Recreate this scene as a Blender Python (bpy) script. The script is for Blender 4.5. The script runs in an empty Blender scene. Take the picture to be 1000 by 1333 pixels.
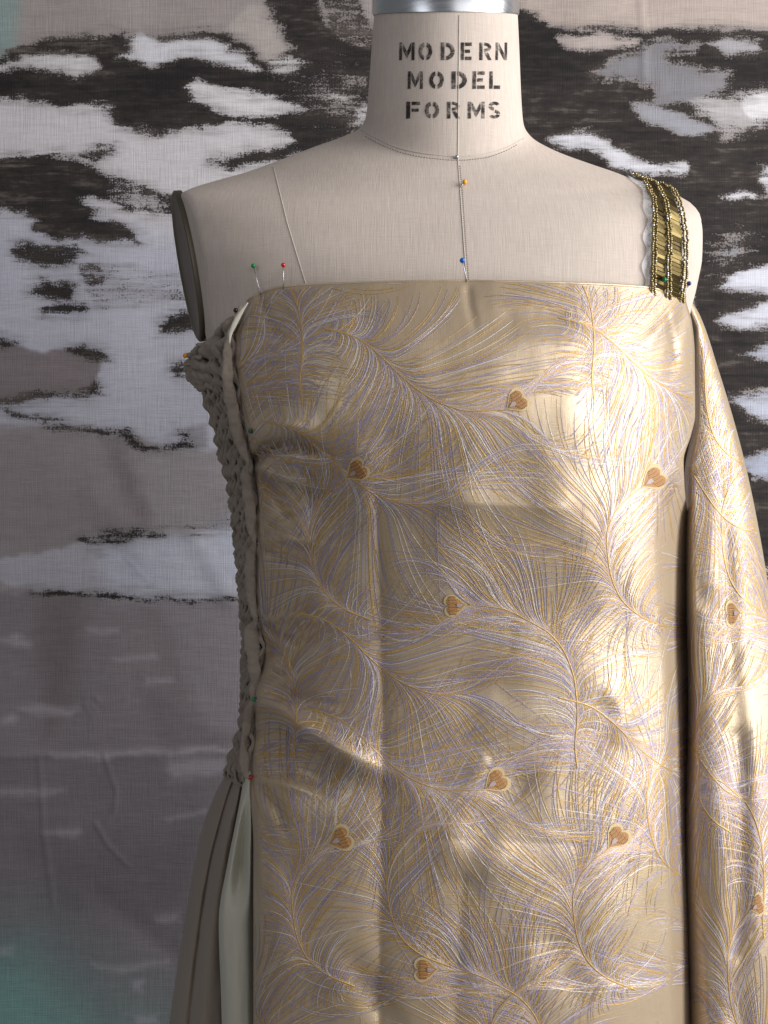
import bpy, math, random
import numpy as np
from mathutils import Vector
from mathutils.bvhtree import BVHTree

random.seed(7)
rng = np.random.default_rng(11)
scene = bpy.context.scene

# ------------------------------------------------------------------ camera, light, exposure
F = 1204.0           # focal length in pixels of a 1000 x 1333 frame
CX, CY = 500.0, 666.5
CAMZ = 1.20          # camera height above the floor
cam_data = bpy.data.cameras.new("camera")
cam_data.sensor_fit = 'VERTICAL'
cam_data.sensor_height = 24.0
cam_data.lens = 24.0 * F / 1333.0
cam_data.clip_start = 0.02
cam_data.clip_end = 50.0
cam = bpy.data.objects.new("camera", cam_data)
scene.collection.objects.link(cam)
cam.location = (0, 0, CAMZ)
cam.rotation_euler = (math.radians(90), 0, 0)
scene.camera = cam

world = bpy.data.worlds.new("World")
scene.world = world
world.use_nodes = True
wn = world.node_tree.nodes
wn["Background"].inputs[0].default_value = (0.97, 0.96, 1.0, 1)
wn["Background"].inputs[1].default_value = 0.15


def area_light(name, loc, target, sx, sy, power, color):
    ld = bpy.data.lights.new(name, 'AREA')
    ld.shape = 'RECTANGLE'
    ld.size, ld.size_y = sx, sy
    ld.energy = power
    ld.color = color
    o = bpy.data.objects.new(name, ld)
    scene.collection.objects.link(o)
    o.location = loc
    d = Vector(target) - Vector(loc)
    o.rotation_euler = d.to_track_quat('-Z', 'Y').to_euler()
    return o


area_light("window_light", (1.50, 0.10, 1.50), (0.05, 0.68, 1.12), 1.0, 1.7, 46.0, (1.0, 0.98, 0.95))
area_light("front_fill_light", (1.05, -1.15, 1.9), (0.0, 0.7, 1.15), 1.4, 1.2, 9.0, (1.0, 0.98, 0.97))  # added broad fill from the front right, not a known lamp

area_light("left_fill_light", (-1.15, -0.75, 1.75), (-0.05, 0.7, 1.1), 0.6, 0.9, 3.4, (0.93, 0.96, 1.0))  # added weak fill from the left front for modelling, not a known window

vs = scene.view_settings
vs.view_transform = 'Standard'
vs.look = 'None'
vs.gamma = 1.0
vs.use_curve_mapping = False
vs.exposure = 0.12
scene.cycles.use_denoising = True

# ------------------------------------------------------------------ helpers
COL = scene.collection


def lin(c):
    c = [x / 255.0 for x in c]
    return tuple(x / 12.92 if x <= 0.04045 else ((x + 0.055) / 1.055) ** 2.4 for x in c)


def to_world(px, py, d):
    px = np.asarray(px, float); py = np.asarray(py, float); d = np.asarray(d, float)
    return np.stack(np.broadcast_arrays((px - CX) / F * d, d, CAMZ - (py - CY) / F * d), -1)


def W(px, py, d):
    return Vector(((px - CX) / F * d, d, CAMZ - (py - CY) / F * d))


def spl(xs, ys):
    """smooth monotone-ish cubic interpolation of a table"""
    xs = np.array(xs, float); ys = np.array(ys, float)
    h = np.diff(xs); dl = np.diff(ys) / h
    m = np.zeros_like(ys)
    for i in range(1, len(xs) - 1):
        if dl[i - 1] * dl[i] > 0:
            w1 = 2 * h[i] + h[i - 1]; w2 = h[i] + 2 * h[i - 1]
            m[i] = (w1 + w2) / (w1 / dl[i - 1] + w2 / dl[i])
    m[0], m[-1] = dl[0], dl[-1]

    def f(x):
        x = np.clip(np.asarray(x, float), xs[0], xs[-1])
        k = np.clip(np.searchsorted(xs, x) - 1, 0, len(xs) - 2)
        t = (x - xs[k]) / h[k]
        return ((2 * t**3 - 3 * t**2 + 1) * ys[k] + (t**3 - 2 * t**2 + t) * h[k] * m[k]
                + (-2 * t**3 + 3 * t**2) * ys[k + 1] + (t**3 - t**2) * h[k] * m[k + 1])
    return f


def sstep(a, b, x):
    t = np.clip((np.asarray(x, float) - a) / (b - a), 0, 1)
    return t * t * (3 - 2 * t)


_lat = rng.random((257, 257))


def vnoise(x, y):
    """smooth value noise, 0..1"""
    x = np.asarray(x, float) % 256; y = np.asarray(y, float) % 256
    i = np.floor(x).astype(int); j = np.floor(y).astype(int)
    u = x - i; v = y - j
    u = u * u * (3 - 2 * u); v = v * v * (3 - 2 * v)
    i2 = (i + 1) % 256; j2 = (j + 1) % 256; i %= 256; j %= 256
    return (_lat[i, j] * (1 - u) * (1 - v) + _lat[i2, j] * u * (1 - v) + _lat[i, j2] * (1 - u) * v + _lat[i2, j2] * u * v)


def polydist(pts, x, y):
    """distance to a polyline and the signed side"""
    best = np.full(np.shape(x), 1e9); side = np.zeros(np.shape(x)); along = np.zeros(np.shape(x))
    n = len(pts) - 1
    for k in range(n):
        ax, ay = pts[k]; bx, by = pts[k + 1]
        dx, dy = bx - ax, by - ay
        L2 = dx * dx + dy * dy + 1e-9
        t = np.clip(((x - ax) * dx + (y - ay) * dy) / L2, 0, 1)
        ex = x - ax - t * dx; ey = y - ay - t * dy
        d = np.hypot(ex, ey)
        s = np.sign(dx * (y - ay) - dy * (x - ax))
        m = d < best
        best = np.where(m, d, best); side = np.where(m, s, side); along = np.where(m, (k + t) / n, along)
    return best, side, along


def mesh_obj(name, verts, faces, mats, parent=None, smooth=True, midx=None):
    """link one mesh object; faces is an int array (n,4) / (n,3) or a list of tuples"""
    me = bpy.data.meshes.new(name)
    verts = np.asarray(verts, np.float32).reshape(-1, 3)
    if isinstance(faces, np.ndarray):
        k = faces.shape[1]
        me.vertices.add(len(verts)); me.vertices.foreach_set("co", verts.ravel())
        me.loops.add(faces.size); me.loops.foreach_set("vertex_index", faces.ravel().astype(np.int32))
        me.polygons.add(len(faces))
        me.polygons.foreach_set("loop_start", (np.arange(len(faces)) * k).astype(np.int32))
        me.polygons.foreach_set("loop_total", np.full(len(faces), k, np.int32))
        me.update(calc_edges=True)
    else:
        me.from_pydata([tuple(map(float, v)) for v in verts], [], faces)
        me.update()
    for m in (mats if isinstance(mats, (list, tuple)) else [mats]):
        me.materials.append(m)
    if midx is not None:
        me.polygons.foreach_set("material_index", np.asarray(midx, np.int32))
    if smooth:
        me.polygons.foreach_set("use_smooth", np.ones(len(me.polygons), bool))
    o = bpy.data.objects.new(name, me)
    COL.objects.link(o)
    o.parent = parent
    return o


def grid_faces(nr, nc, flip=False, wrap=False):
    i = np.arange(nr - 1)[:, None]; j = np.arange(nc if wrap else nc - 1)[None, :]
    j2 = (j + 1) % nc
    q = np.stack(np.broadcast_arrays(i * nc + j, i * nc + j2, (i + 1) * nc + j2, (i + 1) * nc + j), -1).reshape(-1, 4)
    return q[:, ::-1].copy() if flip else q


def thing(name, label, cat, loc=(0, 0, 0), group=None):
    o = bpy.data.objects.new(name, None)
    COL.objects.link(o)
    o.empty_display_size = 0.02
    o["label"] = label; o["category"] = cat
    if group: o["group"] = group
    return o


def tag(o, label, cat, group=None):
    o["label"] = label; o["category"] = cat
    if group: o["group"] = group
    return o


class Acc:
    """collects tubes / ribbons / boxes into one mesh"""
    def __init__(s):
        s.v = []; s.f = []; s.m = []; s.n = 0

    def add(s, v, f, m=0):
        v = np.asarray(v, float).reshape(-1, 3); f = np.asarray(f, int)
        if f.shape[1] == 3:
            f = np.concatenate([f, f[:, 2:3]], 1)
        s.v.append(v); s.f.append(f + s.n); s.m.append(np.full(len(f), m)); s.n += len(v)

    def tube(s, pts, r, sides=8, m=0, flat=None):
        pts = np.asarray(pts, float); n = len(pts)
        r = np.broadcast_to(np.asarray(r, float), (n,))
        T = np.gradient(pts, axis=0); T /= np.linalg.norm(T, axis=1)[:, None] + 1e-12
        up = np.array([0, -1.0, 0.02])
        A = np.cross(T, up); A /= np.linalg.norm(A, axis=1)[:, None] + 1e-9
        B = np.cross(A, T)
        th = np.linspace(0, 2 * np.pi, sides, endpoint=False)
        fl = 1.0 if flat is None else flat
        V = pts[:, None] + r[:, None, None] * (np.cos(th)[None, :, None] * A[:, None] + fl * np.sin(th)[None, :, None] * B[:, None])
        V = np.concatenate([V.reshape(-1, 3), pts[:1], pts[-1:]])
        f = grid_faces(n, sides, wrap=True)
        k = np.arange(sides); k2 = (k + 1) % sides
        c0 = np.stack([k2, k, np.full(sides, n * sides), np.full(sides, n * sides)], -1)
        c1 = np.stack([(n - 1) * sides + k, (n - 1) * sides + k2, np.full(sides, n * sides + 1), np.full(sides, n * sides + 1)], -1)
        s.add(V, np.concatenate([f, c0, c1]), m)

    def sphere(s, c, r, m=0, nu=10, nv=7, sc=(1, 1, 1)):
        th = np.linspace(0, 2 * np.pi, nu, endpoint=False); ph = np.linspace(0.001, np.pi - 0.001, nv)
        V = np.stack([np.outer(np.sin(ph), np.cos(th)) * sc[0], np.outer(np.sin(ph), np.sin(th)) * sc[1],
                      np.outer(np.cos(ph), np.ones(nu)) * sc[2]], -1) * r + np.asarray(c)
        s.add(V, grid_faces(nv, nu, flip=True, wrap=True), m)

    def build(s, name, mats, parent=None, smooth=True):
        v = np.concatenate(s.v); f = np.concatenate(s.f); m = np.concatenate(s.m)
        faces = [tuple(q[:3]) if q[2] == q[3] else tuple(q) for q in f.tolist()]
        tri = np.any(f[:, 2] == f[:, 3])
        if tri:
            return mesh_obj(name, v, faces, mats, parent, smooth, m)
        return mesh_obj(name, v, f, mats, parent, smooth, m)


# ------------------------------------------------------------------ materials
class Mat:
    def __init__(s, name):
        s.m = bpy.data.materials.new(name); s.m.use_nodes = True
        s.t = s.m.node_tree; s.n = s.t.nodes; s.l = s.t.links
        s.b = s.n["Principled BSDF"]

    def node(s, typ, **kw):
        n = s.n.new(typ)
        for k, v in kw.items():
            if k.startswith("i_"):
                n.inputs[k[2:].replace("_", " ")].default_value = v
            else:
                setattr(n, k, v)
        return n

    def link(s, a, b):
        s.l.new(a, b)

    def math(s, op, a, b=None, c=None):
        n = s.n.new("ShaderNodeMath"); n.operation = op
        for i, x in enumerate((a, b, c)):
            if x is None: continue
            if isinstance(x, (int, float)): n.inputs[i].default_value = x
            else: s.l.new(x, n.inputs[i])
        return n.outputs[0]

    def coords(s, scale=(1, 1, 1)):
        tc = s.n.new("ShaderNodeTexCoord"); mp = s.n.new("ShaderNodeMapping")
        mp.inputs["Scale"].default_value = scale
        s.l.new(tc.outputs["Object"], mp.inputs[0])
        return mp.outputs[0]

    def noise(s, scale, vec=(1, 1, 1), detail=3.0, rough=0.55, dist=0.0):
        n = s.n.new("ShaderNodeTexNoise")
        n.inputs["Scale"].default_value = scale; n.inputs["Detail"].default_value = detail
        n.inputs["Roughness"].default_value = rough; n.inputs["Distortion"].default_value = dist
        s.l.new(s.coords(vec), n.inputs["Vector"])
        return n.outputs["Fac"]

    def ramp(s, fac, stops):
        r = s.n.new("ShaderNodeValToRGB")
        e = r.color_ramp.elements
        while len(e) < len(stops): e.new(0.5)
        for k, (p, c) in enumerate(stops):
            e[k].position = p; e[k].color = (*c, 1) if len(c) == 3 else c
        s.l.new(fac, r.inputs[0])
        return r.outputs[0]

    def mix(s, fac, a, b):
        n = s.n.new("ShaderNodeMix"); n.data_type = 'RGBA'
        if isinstance(fac, (int, float)): n.inputs["Factor"].default_value = fac
        else: s.l.new(fac, n.inputs["Factor"])
        for i, x in ((6, a), (7, b)):
            if isinstance(x, tuple): n.inputs[i].default_value = (*x, 1)
            else: s.l.new(x, n.inputs[i])
        return n.outputs[2]

    def bump(s, h, strength=0.3, dist=0.001, prev=None):
        n = s.n.new("ShaderNodeBump")
        n.inputs["Strength"].default_value = strength; n.inputs["Distance"].default_value = dist
        s.l.new(h, n.inputs["Height"])
        if prev is not None: s.l.new(prev, n.inputs["Normal"])
        return n.outputs[0]

    def set(s, **kw):
        for k, v in kw.items():
            key = k.replace("_", " ")
            if isinstance(v, (int, float)): s.b.inputs[key].default_value = v
            elif isinstance(v, tuple): s.b.inputs[key].default_value = (*v, 1)
            else: s.l.new(v, s.b.inputs[key])
        return s.m


def weave(M, warp=1500, weft=1500, slub=130):
    a = M.noise(1.0, (warp, slub, slub * 0.7), 2.0)
    b = M.noise(1.0, (slub, slub, weft), 2.0)
    return M.math('ADD', a, b), a, b


def mat_linen():
    M = Mat("linen")
    h, a, b = weave(M, 1700, 1700, 90)
    big = M.noise(9.0, (1, 1, 1), 3.0)
    col = M.mix(big, lin((182, 169, 159)), lin((207, 195, 186)))
    fine = M.math('SUBTRACT', M.math('ADD', M.math('MULTIPLY', a, 0.7), M.math('MULTIPLY', b, 0.3)), 0.5)
    v = M.node("ShaderNodeHueSaturation")
    M.link(col, v.inputs["Color"])
    M.link(M.math('ADD', 1.0, M.math('MULTIPLY', fine, 0.55)), v.inputs["Value"])
    return M.set(Base_Color=v.outputs[0], Roughness=0.92, Normal=M.bump(h, 0.35, 0.0004),
                 Specular_IOR_Level=0.15)


def mat_satin():
    M = Mat("champagne_satin")
    h, a, b = weave(M, 2600, 2200, 160)
    cr = M.noise(38.0, (1, 1, 0.6), 3.0)
    big = M.noise(7.0, (1, 1, 1), 2.0)
    col = M.mix(big, lin((175, 154, 130)), lin((191, 173, 146)))
    bp = M.bump(cr, 0.22, 0.004)
    bp = M.bump(h, 0.25, 0.0004, bp)
    return M.set(Base_Color=col, Roughness=0.36, Metallic=0.40, Coat_Weight=0.15, Coat_Roughness=0.34, Normal=bp, Sheen_Weight=0.15, Sheen_Roughness=0.4,
                 Specular_IOR_Level=0.5, Anisotropic=0.3)


def mat_thread(name, c, rough=0.42, metallic=0.35):
    M = Mat(name)
    tw = M.noise(1.0, (1700, 1700, 1700), 1.0)
    col = M.mix(tw, tuple(x * 0.72 for x in lin(c)), tuple(min(1, x * 1.22) for x in lin(c)))
    return M.set(Base_Color=col, Roughness=rough, Metallic=metallic, Normal=M.bump(tw, 0.5, 0.0004))


def mat_cloth(name, c1, c2, rough=0.75):
    M = Mat(name)
    h, a, b = weave(M, 1900, 1900, 120)
    big = M.noise(26.0, (1, 1, 0.5), 3.0)
    col = M.mix(big, lin(c1), lin(c2))
    return M.set(Base_Color=col, Roughness=rough, Normal=M.bump(h, 0.3, 0.0004), Sheen_Weight=0.12,
                 Specular_IOR_Level=0.3)


def mat_plain(name, c, rough=0.4, metallic=0.0, spec=0.5, nscale=200.0, amt=0.12):
    M = Mat(name)
    n = M.noise(nscale, (1, 1, 1), 2.0)
    c = lin(c)
    col = M.mix(n, tuple(x * (1 - amt) for x in c), tuple(min(1, x * (1 + amt)) for x in c))
    return M.set(Base_Color=col, Roughness=rough, Metallic=metallic, Specular_IOR_Level=spec)


def mat_metal(name, c, rough):
    M = Mat(name)
    n = M.noise(1.0, (30, 30, 900), 3.0)
    col = M.mix(n, tuple(x * 0.82 for x in lin(c)), lin(c))
    r = M.math('ADD', rough, M.math('MULTIPLY', n, 0.15))
    return M.set(Base_Color=col, Roughness=r, Metallic=1.0, Normal=M.bump(n, 0.08, 0.0005))


def mat_ink():
    M = Mat("stencil_ink")
    wear = M.noise(170.0, (1, 1, 1), 4.0, 0.7)
    wv = M.noise(1.0, (1300, 1300, 1300), 2.0)
    f = M.math('ADD', wear, M.math('MULTIPLY', wv, 0.36))
    a = M.ramp(f, [(0.58, (1, 1, 1)), (0.86, (0.22, 0.22, 0.22))])
    return M.set(Base_Color=lin((52, 49, 48)), Roughness=0.85, Alpha=a, Specular_IOR_Level=0.1)


def mat_tulle():
    M = Mat("white_tulle")
    n = M.noise(1.0, (1500, 1500, 1500), 1.0)
    return M.set(Base_Color=lin((232, 232, 236)), Roughness=0.6, Alpha=M.math('ADD', 0.30, M.math('MULTIPLY', n, 0.3)),
                 Sheen_Weight=0.3)


def mat_canvas():
    M = Mat("painted_canvas")
    base = M.node("ShaderNodeVertexColor", layer_name="paint")
    dk = M.node("ShaderNodeAttribute", attribute_name="dark")
    h, a, b = weave(M, 720, 720, 40)
    streak = M.noise(1.0, (13, 13, 150), 5.0, 0.68, 0.6)
    wash = M.noise(1.0, (7, 7, 16), 3.0, 0.6, 0.4)
    fine = M.noise(1.0, (520, 520, 640), 2.0, 0.6)
    mid = M.noise(1.0, (70, 70, 150), 3.0, 0.6)
    wv = M.math('SUBTRACT', M.math('MULTIPLY', h, 0.5), 0.5)
    x = M.math('ADD', dk.outputs["Fac"], M.math('MULTIPLY', M.math('SUBTRACT', streak, 0.5), 20.0))
    x = M.math('ADD', x, M.math('MULTIPLY', M.math('SUBTRACT', fine, 0.5), 18.0))
    x = M.math('ADD', x, M.math('MULTIPLY', M.math('SUBTRACT', mid, 0.5), 16.0))
    x = M.math('ADD', x, M.math('MULTIPLY', wv, 12.0))
    mr = M.node("ShaderNodeMapRange", interpolation_type='SMOOTHSTEP')
    mr.inputs["From Min"].default_value = -3.2; mr.inputs["From Max"].default_value = 3.2
    M.link(x, mr.inputs["Value"])
    dark = M.ramp(M.math('ADD', M.math('ADD', M.math('MULTIPLY', streak, 0.45), M.math('MULTIPLY', mid, 0.25)), M.math('MULTIPLY', wash, 0.40)),
                  [(0.47, lin((35, 32, 33))), (0.60, lin((54, 49, 47))), (0.76, lin((112, 104, 98)))])
    # brush variation in the pale paint
    var = M.math('ADD', M.math('MULTIPLY', M.math('SUBTRACT', streak, 0.5), 0.34), M.math('MULTIPLY', M.math('SUBTRACT', mid, 0.5), 0.22))
    hv = M.node("ShaderNodeHueSaturation")
    M.link(base.outputs["Color"], hv.inputs["Color"])
    M.link(M.math('ADD', 1.0, M.math('ADD', var, M.math('MULTIPLY', wv, 0.5))), hv.inputs["Value"])
    # thin grey scumble running out beyond the solid strokes
    y = M.math('ADD', dk.outputs["Fac"], M.math('MULTIPLY', M.math('SUBTRACT', streak, 0.5), 60.0))
    sc = M.node("ShaderNodeMapRange", interpolation_type='SMOOTHSTEP')
    sc.inputs["From Min"].default_value = -16.0; sc.inputs["From Max"].default_value = 4.0; sc.inputs["To Max"].default_value = 0.5
    M.link(y, sc.inputs["Value"])
    pale = M.mix(sc.outputs[0], hv.outputs[0], lin((112, 106, 106)))
    col = M.mix(mr.outputs[0], pale, dark)
    bp = M.bump(M.noise(5.0, (1, 1, 0.6), 2.0), 0.25, 0.02)
    bp = M.bump(h, 0.6, 0.0008, bp)
    return M.set(Base_Color=col, Roughness=0.8, Normal=bp, Specular_IOR_Level=0.2)


LINEN = mat_linen()
SATIN = mat_satin()
T_GOLD = mat_thread("gold_thread", (192, 157, 94), 0.40, 0.4)
T_LAV = mat_thread("lavender_thread", (158, 149, 172), 0.40, 0.4)
T_CREAM = mat_thread("cream_thread", (206, 199, 194), 0.40, 0.35)
EYE_RIM = mat_thread("eye_rim_thread", (194, 172, 132), 0.5, 0.2)
EYE_GOLD = mat_thread("eye_copper_thread", (166, 124, 78), 0.55, 0.15)
EYE_DARK = mat_thread("eye_brown_thread", (132, 95, 58), 0.55, 0.1)
EYE_DROP = mat_thread("eye_drop_thread", (164, 150, 148), 0.5, 0.2)
GREY = mat_cloth("taupe_cloth", (128, 117, 106), (142, 130, 118), 0.65)
SKIRT = GREY
LINING = mat_cloth("pale_lining", (205, 200, 186), (214, 208, 196), 0.6)
SEAM = mat_cloth("seam_thread", (176, 166, 156), (192, 183, 174))
STITCH_D = mat_cloth("dark_stitch_thread", (84, 76, 68), (98, 90, 80))
STITCH = mat_cloth("stitch_thread", (132, 122, 114), (146, 136, 128))
ALU = mat_metal("aluminium", (200, 203, 208), 0.22)
PLATE = mat_metal("arm_plate_metal", (118, 110, 95), 0.42)
BRASS = mat_metal("gold_sequin", (122, 108, 72), 0.42)
BRASS_D = mat_metal("dark_gold_sequin", (92, 80, 52), 0.4)
BEAD = mat_metal("gold_bead", (152, 135, 94), 0.36)
BEAD_S = mat_metal("silver_bead", (190, 190, 186), 0.2)
STEEL = mat_metal("pin_steel", (196, 196, 200), 0.25)
TULLE = mat_tulle()
BRAID = mat_cloth("dark_braid", (92, 80, 52), (104, 91, 60))
LIT_FOLD = mat_cloth("lit_fold_cloth", (178, 176, 160), (190, 187, 171), 0.6)  # lighter copy of the taupe cloth: light on the front fold, put into colour
INK = mat_ink()
CANVAS = mat_canvas()

# ------------------------------------------------------------------ backdrop: a painted canvas
BD = 1.08            # distance of the canvas


def poly_sd(poly, x, y):
    p = [tuple(q) for q in poly]
    d, _, _ = polydist(p + [p[0]], x, y)
    ins = np.zeros(np.shape(x), bool)
    n = len(p)
    for k in range(n):
        ax, ay = p[k]; bx, by = p[(k + 1) % n]
        c = ((ay > y) != (by > y)) & (x < (bx - ax) * (y - ay) / (by - ay + 1e-9) + ax)
        ins ^= c
    return np.where(ins, d, -d)


def conv(poly, s, ox=0, oy=0):
    return [(ox + a / s, oy + b / s) for a, b in poly]


def build_backdrop():
    xs = np.concatenate([np.arange(-420, -20, 14.0), np.arange(-20, 1020, 3.0), np.arange(1020, 1430, 14.0)])
    ys = np.concatenate([np.arange(-420, -20, 14.0), np.arange(-20, 1350, 3.0), np.arange(1350, 1760, 14.0)])
    X, Y = np.meshgrid(xs, ys)
    # hand-wobbled coordinates so that no traced edge is clean
    wx = X + 9 * (vnoise(X / 23, Y / 13) - 0.5) + 5 * (vnoise(X / 9 + 40, Y / 6) - 0.5)
    wy = Y + 8 * (vnoise(X / 27 + 90, Y / 15) - 0.5) + 4 * (vnoise(X / 10 + 7, Y / 6 + 50) - 0.5)
    c = np.zeros(X.shape + (3,))
    g = lambda *k: np.array(k, float)
    c[:] = g(150, 142, 140)
    D = np.full(X.shape, -40.0)

    def wash(poly, col, soft=6.0, op=1.0):
        nonlocal c
        s = poly_sd(poly, wx, wy)
        m = sstep(-soft, soft, s) * op
        c = c * (1 - m[..., None]) + g(*col) * m[..., None]
        return s

    def pale(poly, col, soft=3.0, op=1.0, rag=1.0):
        nonlocal D
        s = wash(poly, col, soft, op)
        D = np.minimum(D, -s * rag)

    def dark(poly, cap=40.0):
        nonlocal D
        s = poly_sd(poly, wx, wy)
        D = np.maximum(D, np.minimum(s, cap))

    R = [(-420, -420), (1430, -420), (1430, 1760), (-420, 1760)]
    # large grounds
    wash([(-420, 95), (330, 95), (480, 200), (480, 620), (330, 690), (-420, 570)], (198, 194, 198), 14)
    wash([(-420, 265), (120, 275), (330, 330), (420, 500), (330, 690), (-420, 570)], (178, 178, 190), 30)
    wash([(-420, 556), (60, 556), (180, 566), (240, 588), (420, 588), (420, 1760), (-420, 1760)], (152, 146, 148), 5)
    wash([(-420, 560), (100, 560), (170, 600), (190, 700), (100, 720), (-420, 720)], (138, 130, 132), 22, 0.8)
    wash([(130, 570), (160, 575), (195, 670), (185, 690)], (126, 117, 120), 12, 0.7)
    wash([(230, 590), (330, 590), (330, 680), (235, 685)], (152, 146, 150), 14, 0.7)
    wash([(-420, 770), (420, 770), (420, 1760), (-420, 1760)], (134, 127, 131), 6)
    wash([(50, 780), (110, 770), (95, 900), (60, 960)], (116, 106, 109), 22, 0.7)
    wash([(215, 790), (330, 785), (330, 960), (270, 950), (240, 870)], (150, 144, 150), 16, 0.7)
    wash([(180, 880), (290, 960), (300, 985), (220, 990)], (122, 115, 121), 14, 0.7)
    wash([(-420, 985), (420, 980), (420, 1760), (-420, 1760)], (124, 119, 123), 5)
    wash([(40, 1090), (260, 1090), (240, 1200), (60, 1190)], (112, 106, 110), 40, 0.7)
    wash([(-420, 1170), (60, 1200), (150, 1270), (260, 1330), (300, 1760), (-420, 1760)], (112, 132, 131), 70, 0.7)  # teal light-leak tint, painted into the lower left corner colour
    wash([(-420, 1230), (30, 1250), (110, 1330), (120, 1760), (-420, 1760)], (116, 160, 155), 55, 0.7)  # stronger core of the same painted light-leak tint
    wash([(-420, -420), (22, -420), (24, 60), (8, 80), (-420, 110)], (126, 150, 148), 14, 0.7)  # light-leak tint again, painted into the upper left corner
    # the right of the picture: all dark, with pale patches laid over it
    dark([(672, -420 + 430), (720, 38), (1430, 44), (1430, 1760), (900, 1760), (900, 300), (690, 300), (640, 60)])
    wash([(640, -420), (1430, -420), (1430, 40), (800, 36), (700, 34), (650, 12)], (172, 159, 152), 4)
    h5 = lambda p: conv(p, 2.941, 660, 0)
    pale(h5([(190, 140), (300, 130), (500, 150), (500, 175), (350, 188), (280, 203), (200, 165)]), (178, 166, 162))
    pale(h5([(330, 292), (400, 240), (520, 178), (620, 158), (735, 178), (700, 200), (600, 200), (640, 250), (740, 275), (845, 285), (850, 340), (780, 382), (600, 400), (556, 392), (560, 330), (480, 298), (380, 302)]), (128, 127, 133), 4, 1, 0.7)
    pale(h5([(475, 398), (560, 388), (700, 440), (790, 500), (750, 527), (650, 515), (560, 482), (490, 432)]), (150, 150, 158))
    pale(h5([(690, 385), (860, 375), (940, 350), (1040, 340), (1200, 360), (1200, 480), (1000, 482), (900, 502), (820, 525), (740, 450)]), (172, 168, 170), 3, 1, 0.5)
    pale(h5([(880, 380), (1200, 345), (1200, 480), (940, 470)]), (205, 203, 207))
    pale(h5([(765, 182), (830, 150), (962, 168), (960, 200), (850, 222)]), (160, 158, 164))
    pale(h5([(155, 545), (220, 512), (320, 506), (385, 538), (440, 578), (510, 610), (600, 628), (690, 630), (685, 662), (600, 672), (500, 674), (400, 644), (384, 606), (310, 572), (230, 566)]), (210, 210, 218), 3)
    pale(h5([(815, 752), (870, 736), (940, 743), (948, 764), (860, 768)]), (206, 206, 214))
    pale(h5([(985, 640), (1200, 600), (1200, 760), (980, 740)]), (200, 200, 208), 3, 1, 0.6)
    h3 = lambda p: conv(p, 3.333, 700, 180)
    pale(h3([(775, 650), (850, 588), (1000, 538), (1400, 500), (1400, 690), (1000, 684), (850, 674)]), (200, 202, 214))
    pale(h3([(765, 792), (850, 758), (1000, 708), (1400, 660), (1400, 830), (1000, 812), (880, 828), (800, 818)]), (198, 200, 212))
    pale(h3([(875, 942), (1000, 906), (1400, 880), (1400, 980), (1000, 966)]), (168, 172, 188))
    pale(h3([(825, 1122), (1000, 1106), (1400, 1080), (1400, 1260), (1000, 1236), (930, 1204), (860, 1152)]), (176, 180, 196), 3, 1, 0.7)
    pale([(958, 598), (1000, 588), (1150, 580), (1150, 640), (980, 622)], (160, 166, 184))
    pale([(935, 325), (960, 315), (962, 330), (940, 338)], (150, 150, 156), 3, 1, 0.25)
    # the left of the picture
    h1 = lambda p: conv(p, 2.0)
    dark(h1([(-800, 170), (0, 148), (60, 118), (130, 106), (250, 98), (310, 82), (345, 92), (400, 100), (470, 85), (540, 78), (600, 93), (640, 122), (690, 163), (740, 146), (770, 130), (740, 90), (700, 50), (680, -60), (800, -60), (830, 22), (855, 60), (900, 100), (975, 130), (1100, 150), (1100, 330), (945, 347), (880, 377), (800, 397), (720, 417), (660, 432), (600, 442), (550, 425), (560, 414), (640, 400), (720, 386), (775, 371), (760, 350), (700, 331), (640, 320), (560, 325), (470, 336), (410, 352), (340, 336), (283, 312), (290, 286), (240, 270), (150, 276), (100, 261), (0, 250), (-800, 240)]))
    dark(h1([(820, -40), (900, -40), (975, 100), (975, 150), (880, 110)]), 1.5)
    pale(h1([(-800, 190), (0, 168), (60, 149), (130, 139), (200, 149), (252, 154), (266, 166), (235, 191), (200, 201), (140, 191), (80, 176), (30, 180), (0, 186), (-800, 215)]), (204, 201, 204))
    pale(h1([(313, 150), (345, 126), (335, 96), (370, 84), (420, 110), (500, 95), (560, 104), (620, 134), (676, 184), (650, 187), (590, 167), (520, 146), (470, 151), (430, 172), (390, 172), (350, 156)]), (202, 201, 207))
    pale(h1([(700, 160), (750, 150), (802, 170), (760, 190), (708, 190)]), (198, 196, 198), 3, 1, 0.5)
    pale(h1([(485, 228), (520, 203), (560, 224), (620, 240), (700, 254), (760, 274), (800, 291), (740, 299), (670, 307), (600, 302), (560, 278), (510, 262)]), (206, 204, 207))
    pale(h1([(640, 20), (690, 15), (730, 80), (760, 135), (700, 160), (640, 110), (590, 80)]), (166, 158, 154), 4, 1, 0.5)
    pale(h1([(925, 290), (950, 270), (955, 330), (920, 330)]), (200, 198, 200), 3, 1, 0.4)
    pale(h1([(840, 240), (900, 235), (900, 260), (850, 260)]), (190, 186, 186), 3, 1, 0.15)
    dark(h1([(-800, 440), (0, 420), (100, 412), (160, 404), (200, 414), (240, 434), (300, 464), (350, 484), (420, 504), (470, 522), (460, 556), (400, 561), (350, 546), (300, 531), (250, 520), (210, 530), (240, 560), (290, 574), (340, 599), (362, 627), (300, 631), (220, 620), (140, 621), (95, 602), (95, 570), (60, 550), (0, 541), (-800, 530)]))
    dark(h1([(205, 412), (250, 384), (298, 384), (292, 410), (250, 432)]), 0.5)
    pale(h1([(300, 495), (350, 498), (420, 528), (410, 545), (340, 522)]), (190, 186, 190), 3, 1, 0.35)
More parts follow.
